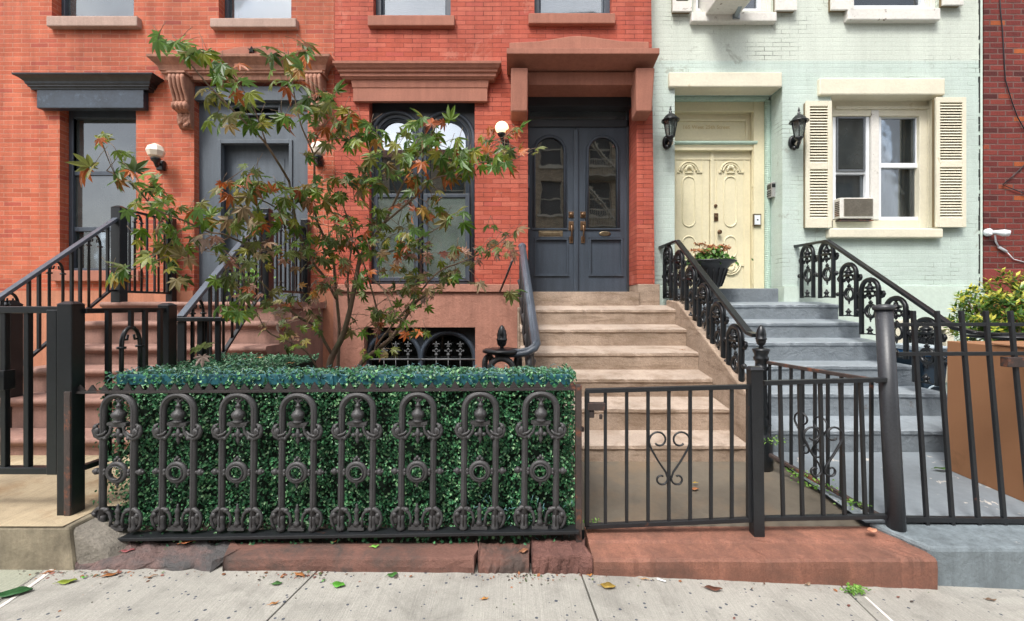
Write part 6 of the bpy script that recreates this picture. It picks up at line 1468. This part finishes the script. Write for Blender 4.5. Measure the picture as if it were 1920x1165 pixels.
# plant on the left landing behind the rail
LP = thing('potted_plant', 'small bright green leafy plant on the left landing by the blue-grey door', 'plant', (X(470,5.35), 5.35, 1.47))
b = MB(); rnd = random.Random(6); lg = leafmat('bright_leaf', [(0, s2l(70,120,40)), (1, s2l(150,190,90))], .5, .3)
for i in range(260):
    u = Vector((rnd.gauss(0,.09), rnd.gauss(0,.08), rnd.uniform(.08,.42))); leaf_at(b, Vector((X(470,5.35),5.35,1.47))+u, (0,-.6,.7), rnd.uniform(.03,.06), .03, rnd)
b.build('foliage', lg, LP)
b = MB(); b.lathe((X(470,5.35),5.35,1.468), [(.07,0),(.1,.16),(.11,.165),(.11,.19),(.09,.19)], 16); b.build('pot', M['stoop_brown'], LP)
# cardboard carton
m, bb, N_, L_ = nodes('cardboard'); v = N_('TexCoord').outputs['Object']
mp = N_('Mapping'); mp.inputs['Scale'].default_value = (90,90,1.2); L_(v, mp.inputs[0])
cc = ramp(N_, L_, noise(N_, L_, v, 2, 5, .6), [(.3, s2l(134,93,62)), (.7, s2l(143,101,69))]); cc = mix(N_, L_, 1, cc, ramp(N_, L_, noise(N_, L_, mp.outputs[0], 1, 3, .5), [(.3, g(.99)), (.7, g(1.01))]), 'MULTIPLY')
nn = noise(N_, L_, v, 1.6, 9, .75, .5); cc = mix(N_, L_, ramp(N_, L_, nn, [(.58, g(0)), (.68, g(.5))]), cc, s2l(104,72,46))
L_(cc, bb.inputs['Base Color']); bb.inputs['Roughness'].default_value = .85; M['card'] = m
CB = thing('cardboard_box', 'large brown cardboard box standing behind the tall right railing', 'box', (3.9, 3.2, .19))
b = MB(); cx0, cx1, cy0, cy1, cz0, cz1 = 3.32, 4.5, 2.90, 3.46, .175, 1.185
b.hexa([(cx0+.04,cy0,cz0-.015),(cx1,cy0,cz0-.015),(cx1,cy1,cz0+.03),(cx0-.0,cy1,cz0+.03),(cx0+.03,cy0,cz1-.01),(cx1,cy0,cz1-.01),(cx1,cy1,cz1),(cx0-.0,cy1,cz1)]); b.build('carton', M['card'], CB, .004)
b = MB(); b.hexa([(cx0+.02,cy0+.02,cz1-.004),(cx1,cy0+.02,cz1-.004),(cx1,cy0+.26,cz1+.0),(cx0+.01,cy0+.26,cz1+.0),(cx0+.02,cy0+.02,cz1+.001),(cx1,cy0+.02,cz1+.001),(cx1,cy0+.26,cz1+.010),(cx0+.01,cy0+.26,cz1+.010)]); b.build('top_flap', M['card'], CB)
# recycling bin
BN = thing('recycling_bin', 'dark blue recycling bin with a pale lid beside the cardboard box', 'bin', (X(1745,4.6), 4.6, .23))
bd = 4.55; x0, x1 = X(1724,bd), X(1772,bd)
b = MB(); zt = Z(668,bd); zb = Z(735,bd)
b.hexa([(x0+.04,bd,zb-.35),(x1-.04,bd,zb-.35),(x1-.04,bd+.3,zb-.35),(x0+.04,bd+.3,zb-.35),(x0,bd-.04,zt),(x1,bd-.04,zt),(x1,bd+.36,zt),(x0,bd+.36,zt)]); b.build('body', mat('dark_blue_plastic', s2l(30,46,60), .4, .1), BN, .012)
b = MB(); b.box(x0-.02, x1+.02, bd-.06, bd+.38, zt+.001, zt+.05); b.build('rim', mat('bright_blue_plastic', s2l(34,98,150), .4, .1), BN, .01)
b = MB(); b.box(x0-.03, x1+.02, bd-.07, bd+.39, zt+.051, zt+.10); b.tube([(x0,bd-.08,zt+.09),(x1,bd-.08,zt+.09)], .018, 8); b.build('lid', mat('pale_grey_plastic', s2l(160,172,180), .4, .1), BN, .012)
cb_ = MB(); mx = (x0+x1)/2
cb_.tube([(mx+.08*math.cos(a_), bd-.045, zb+.02+.05*math.sin(a_)) for a_ in [i*math.pi/8 for i in range(14)]], .01, 6); cb_.build('emblem', mat('pale_mark', s2l(150,164,172), .5, .1), BN)
b = MB(); b.tube([(x0+.0,bd-.05,zt-.06)]+[(mx-.12*math.cos(math.pi*i/8),bd-.06,zt-.1+.06*math.sin(math.pi*i/8)) for i in range(9)], .014, 6); b.build('handle', M['iron'], BN)

# ================================================================== FALLEN LEAVES AND LITTER
def ground_leaf(px, py, L, W, col, ang, label, d=None, z=None, curl=.25, name='fallen_leaf', lobed=False):
    if d is None: x, y = gp(px, py); zz = zs(x)+.004
    else: x, y = X(px,d), d; zz = Z(py,d)
    b = MB(); n = 8; c, s = math.cos(R(ang)), math.sin(R(ang)); rn = random.Random(px*7+py)
    for i in range(n+1):
        t = i/n; w = W*.5*math.sin(math.pi*min(1,t*1.02))**.75 * (1-.25*t); w = max(w, .0008)
        if lobed: w *= 1+.35*math.sin(t*14)
        h = .004 + curl*L*.5*(t-.45)**2 + .003*math.sin(t*9+px)
        for k in (-1,0,1):
            u = (t-.5)*L; v_ = k*w; b.v.append((x+u*c-v_*s, y+u*s+v_*c, zz+h+(curl*W*.35 if k else 0)))
    for i in range(n):
        for k in range(2): a = i*3+k; b.face((a,a+3,a+4,a+1), 0, True)
    b.tube([(x-.5*L*c,y-.5*L*s,zz+.006),(x-.72*L*c,y-.72*L*s,zz+.004)], .0012, 4)
    m = leafmats.setdefault(col, None)
    if m is None: m = leafmats[col] = leafmat('fallen_leaf', [(0, sc3(s2l(*col),.8)), (1, sc3(s2l(*col),1.15))], .55, .1)
    o = solo(name, b, m, label, 'leaf', 'fallen leaves')
    sm = o.modifiers.new('thick', 'SOLIDIFY'); sm.thickness = .0012
leafmats = {}
for a in [
 (28,1115,.135,.085,(34,84,40),20,'large dark green leaf on the greenish pavement by the white joint line at the left'),
 (126,1094,.085,.045,(128,142,48),15,'yellow-green leaf beside the white joint line at the left'),
 (158,1085,.026,.014,(92,170,60),10,'tiny bright green leaf right of the yellow-green one at the left'),
 (206,1081,.075,.03,(150,96,52),25,'curled brown leaf at the foot of the dark split kerb stone'),
 (92,1075,.05,.02,(160,100,56),40,'brown leaf scrap near the end of the white joint line'),
 (285,1083,.05,.012,(150,110,76),35,'thin tan leaf scrap left of the dark pebble stain'),
 (635,1100,.07,.05,(84,150,48),-15,'bright green torn leaf beside the left pavement joint'),
 (519,1097,.05,.032,(70,110,58),10,'dull green leaf just left of the pavement joint'),
 (736,1081,.056,.04,(62,112,48),20,'green leaf at the foot of the long red kerb stone'),
 (607,1091,.02,.012,(80,140,60),60,'tiny green leaf between the pavement joint and the torn green leaf'),
 (562,1080,.06,.03,(160,104,58),-20,'brown crumpled leaf below the long red kerb stone at the joint'),
 (514,1134,.045,.016,(176,122,70),30,'thin orange leaf near the bottom edge left of the joint'),
 (909,1125,.036,.016,(196,136,64),15,'small orange leaf lying alone on the middle pavement'),
 (1140,1102,.075,.055,(150,124,56),-10,'curled yellow and brown leaf right of the pavement joint under the slab'),
 (1338,1107,.085,.042,(96,60,46),-15,'dark brown curled leaf on the pavement under the rust red slab'),
 (1106,1081,.03,.014,(196,130,60),10,'small orange leaf at the corner of the rust red slab'),
 (1209,1088,.05,.012,(188,150,110),-10,'narrow tan leaf close under the rust red slab'),
 (1858,1127,.05,.02,(120,96,76),-10,'small brown leaf near the bottom right corner'),
 (1515,1098,.04,.02,(150,126,104),20,'small tan leaf under the middle of the rust red slab')]: ground_leaf(*a)
for a in [
 (1636,996,.07,.05,(196,136,108),20,'pale pink dry leaf on the rust red slab by the thick round post',2.64,None),
 (1249,662,.055,.03,(150,96,66),10,'brown leaf on the third tread of the tan stoop',4.72,None),
 (1280,657,.05,.03,(156,92,60),0,'reddish leaf at the right end of a tan stoop tread',4.75,None),
 (703,1026,.045,.03,(130,190,80),10,'bright green leaf lying on the long red kerb stone',2.56,None),
 (982,1034,.06,.035,(150,104,76),30,'brown leaf in the joint beside the raised kerb stone',2.52,None),
 (240,1034,.07,.032,(150,84,86),15,'pinkish red leaf on the dark split kerb stone',2.56,None),
 (210,1022,.06,.03,(140,66,66),40,'dark red leaf at the left end of the planting bed',2.62,None),
 (355,1017,.08,.04,(182,108,66),30,'orange brown leaf on the soil above the dark split kerb stone',2.60,None),
 (632,1014,.05,.02,(184,116,70),60,'thin orange leaf on the soil under the fence post',2.62,None),
 (1303,918,.06,.04,(170,110,70),10,'orange brown leaf on the courtyard paving behind the gate',3.2,None),
 (1304,906,.04,.02,(180,150,60),0,'small yellow leaf behind the heart scroll of the gate',3.27,None),
 (1765,880,.11,.05,(70,100,50),0,'green leaf at the bottom corner of the cardboard box',3.42,None),
 (490,672,.05,.04,(206,150,100),0,'pale orange leaf on top of the hedge',3.5,None),(545,682,.05,.035,(200,140,90),30,'tan leaf on top of the hedge right of the pale orange one',3.4,None)]:
    ground_leaf(*a[:8-1], d=a[7])
# scraps of dry leaf and grit gathered along the kerb and on the soil
b = MB(); rnd = random.Random(21)
for i in range(520):
    if rnd.random() < .6:
        px_ = rnd.choice((rnd.uniform(140,1750), rnd.gauss(180,60), rnd.gauss(560,30), rnd.gauss(990,40))); y = 2.445 - abs(rnd.gauss(0,.03)); x = X(px_, 2.45); z = zs(x)+.003
    elif rnd.random() < .75: x, y = rnd.uniform(-2.25,.36), rnd.uniform(2.56,2.7); z = .066
    else:
        if rnd.random() < .6: continue
        x, y = rnd.uniform(-2.3,2.6), rnd.uniform(2.05,2.42); z = zs(x)+.003
    l = rnd.choice((.006,.008,.012,.02))*rnd.uniform(.7,1.4); leaf_at(b, (x,y,z), (0,-.1,1.6), l, l*.6, rnd, rnd.choice((0,0,1,1,2,3)), .1)
o = b.build('leaf_litter', [leafmat('dry_scrap', [(0, s2l(90,62,44)), (1, s2l(160,104,66))], .8, .05), mat('dark_grit', s2l(70,62,56), .9), leafmat('red_scrap', [(0, s2l(104,62,56)), (1, s2l(136,92,80))], .8, .05), leafmat('green_scrap', [(0, s2l(70,88,50)), (1, s2l(104,120,76))], .7, .05)])
tag(o, 'scraps of dry leaf and grit gathered along the kerb stones and soil', 'litter', kind='stuff')
b = MB(); x, y = gp(1240,1090); b.tube([(x-.02,y+.012,zs(x)+.006),(x+.02,y-.012,zs(x)+.006)], .004, 8); solo('cigarette_butt', b, M['white'], 'white cigarette butt on the pavement under the rust red slab', 'cigarette butt')
def weed(px, py, n, spread, label, d=None):
    if d: x, y, z = X(px,d), d, Z(py,d)
    else: x, y = gp(px,py); z = zs(x)
    b = MB(); rn = random.Random(px)
    for i in range(n): leaf_at(b, (x+rn.gauss(0,spread), y+rn.gauss(0,spread*.8), z+rn.uniform(.003,.03)), (0,-.3,1), rn.uniform(.012,.028), .012, rn)
    solo('weed', b, lg, label, 'weed', 'weeds in the cracks')
weed(1603,1112,70,.026,'green weed sprouting in the pavement joint below the rust red slab')
weed(1502,892,60,.05,'weeds in the gap at the foot of the side railing, at the far end',3.25); weed(1530,915,50,.06,'weeds along the foot of the side railing, mid way',3.05); weed(1600,950,40,.04,'weeds along the foot of the side railing near the thick post',2.85)
weed(1445,828,70,.05,'mossy weed at the base of the acorn newel',3.5); weed(1112,985,30,.03,'weed at the hinge end of the gate with the heart',2.72)

# ================================================================== ACROSS THE STREET (seen only in the window reflections)
M['facade_stone'] = mat('grey_facade_stone', s2l(150,142,126), .8, .15)
OB = thing('apartment_building', 'tan brick building across the street seen mirrored in the door and window panes', 'building', (0,-15.6,-.1))
b = MB(); ops = []
for k in range(-6,7):
    for f in range(3): ops.append((k*3.1-.2, k*3.1+1.1, 1.0+f*3.2, 3.0+f*3.2))
b.wall(-.6, 22, -.1, 10.2, 15.6, 16.0, [o for o in ops if o[0] > 0])
def flip(b): b.v = [(-x, -y, z) for x, y, z in b.v]; return b
flip(b).build('wall', M['brick_tan'], OB)
b = MB()
for o in ops:
    if o[0] > 0: b.box(o[0], o[1], 15.8, 15.85, o[2], o[3])
flip(b).build('glazing', M['room'], OB)
b = MB()
for o in [q for q in ops if q[0] > 0]: b.box(o[0]-.1, o[1]+.1, 15.5, 15.75, o[2]-.15, o[2]); b.box(o[0]-.1, o[1]+.1, 15.55, 15.75, o[3], o[3]+.22); b.box(o[0], o[1], 15.75, 15.8, (o[2]+o[3])/2-.03, (o[2]+o[3])/2+.03)
flip(b).build('sills', M['facade_stone'], OB)
b = MB(); b.box(-.6, 22.2, 15.2, 16.1, 10.202, 10.7); flip(b).build('roof_cornice', M['brownstone_old'], OB)
OB2 = thing('apartment_building', 'taller tan brick building with a white fire escape, mirrored in the dark double door', 'building', (8,-15.6,-.1))
b = MB(); ops2 = [(-k*3.0-3.1, -k*3.0-1.7, 1.0+f*3.0, 3.0+f*3.0) for k in range(7) for f in range(6)]
b.wall(-22, -.61, -.1, 19, 15.6, 16.0, ops2); flip(b).build('wall', M['brick_tan'], OB2)
b = MB()
for o in ops2: b.box(o[0], o[1], 15.8, 15.85, o[2], o[3])
flip(b).build('glazing', M['room'], OB2)
b = MB()
for o in ops2: b.box(o[0]-.1, o[1]+.1, 15.5, 15.75, o[2]-.15, o[2]); b.box(o[0], o[1], 15.75, 15.8, (o[2]+o[3])/2-.03, (o[2]+o[3])/2+.03); b.box(o[0], o[0]+.06, 15.75, 15.79, o[2], o[3]); b.box(o[1]-.06, o[1], 15.75, 15.79, o[2], o[3])
flip(b).build('sills', M['facade_stone'], OB2)
FE = MB(); 
for zf in (6.1, 9.1, 12.1):
    FE.box(3.6, 6.6, -15.59, -14.5, zf, zf+.06)
    for k in range(26): FE.box(3.6+.12*k, 3.62+.12*k, -14.52, -14.5, zf, zf+.95)
    FE.box(3.6, 6.6, -14.53, -14.49, zf+.93, zf+.97)
    for yy in (-15.0,-14.55): FE.bar((6.4,yy,zf+.06),(3.9,yy,zf+3.0),.12,.05)
    for k in range(12): FE.box(6.4-.2*k-.1, 6.4-.2*k+.1, -15.0, -14.55, zf+.06+.245*k, zf+.09+.245*k)
FE.build('fire_escape', M['facade_stone'], OB2)

# ================================================================== LIGHT, SKY, CAMERA
W = bpy.data.worlds.new('World'); sc.world = W; W.use_nodes = True
nt = W.node_tree; bg = nt.nodes['Background']
sky = nt.nodes.new('ShaderNodeTexSky'); sky.sky_type = 'NISHITA'; sky.sun_disc = False
sky.sun_elevation = R(56); sky.sun_rotation = R(200); sky.air_density = 1.0; sky.dust_density = 3.5; sky.ozone_density = 1
hs = nt.nodes.new('ShaderNodeHueSaturation'); hs.inputs['Saturation'].default_value = .28; nt.links.new(sky.outputs[0], hs.inputs['Color'])
tcw = nt.nodes.new('ShaderNodeTexCoord'); nz = nt.nodes.new('ShaderNodeTexNoise'); nz.inputs['Scale'].default_value = 3.5; nz.inputs['Detail'].default_value = 6
nt.links.new(tcw.outputs['Generated'], nz.inputs['Vector'])
cr = nt.nodes.new('ShaderNodeValToRGB'); cr.color_ramp.elements[0].position = .35; cr.color_ramp.elements[0].color = (.8,.82,.86,1); cr.color_ramp.elements[1].position = .62; cr.color_ramp.elements[1].color = (1.35,1.33,1.3,1)
nt.links.new(nz.outputs['Fac'], cr.inputs[0])
mx = nt.nodes.new('ShaderNodeMix'); mx.data_type = 'RGBA'; mx.blend_type = 'MULTIPLY'; mx.inputs[0].default_value = 1
nt.links.new(hs.outputs[0], mx.inputs[6]); nt.links.new(cr.outputs[0], mx.inputs[7]); nt.links.new(mx.outputs[2], bg.inputs['Color'])
bg.inputs['Strength'].default_value = .15
sl = bpy.data.lights.new('sun', 'SUN'); sl.energy = 1.5; sl.angle = R(15); sl.color = (1,.96,.9)
so = bpy.data.objects.new('sun', sl); COL.objects.link(so)
sd = Vector((-.42, -.80, 1.35)).normalized()      # towards the sun: behind the camera, to the left, high
so.rotation_euler = sd.to_track_quat('Z', 'Y').to_euler(); so.location = sd*20
az = math.atan2(sd.x, sd.y); sky.sun_rotation = az % (2*math.pi); sky.sun_elevation = math.asin(sd.z)
cam = bpy.data.cameras.new('camera'); co = bpy.data.objects.new('camera', cam); COL.objects.link(co); sc.camera = co
co.location = (0, 0, EYE); co.rotation_euler = (R(90), 0, 0)
cam.sensor_width = 36; cam.lens = F/1920*36; cam.shift_x = 0; cam.shift_y = (CY-582.5)/1920
cam.clip_start = .05; cam.clip_end = 500
sc.view_settings.view_transform = 'Standard'; sc.view_settings.look = 'None'; sc.view_settings.gamma = 1
sc.view_settings.exposure = EXPO
sc.cycles.max_bounces = 8; sc.cycles.transparent_max_bounces = 12
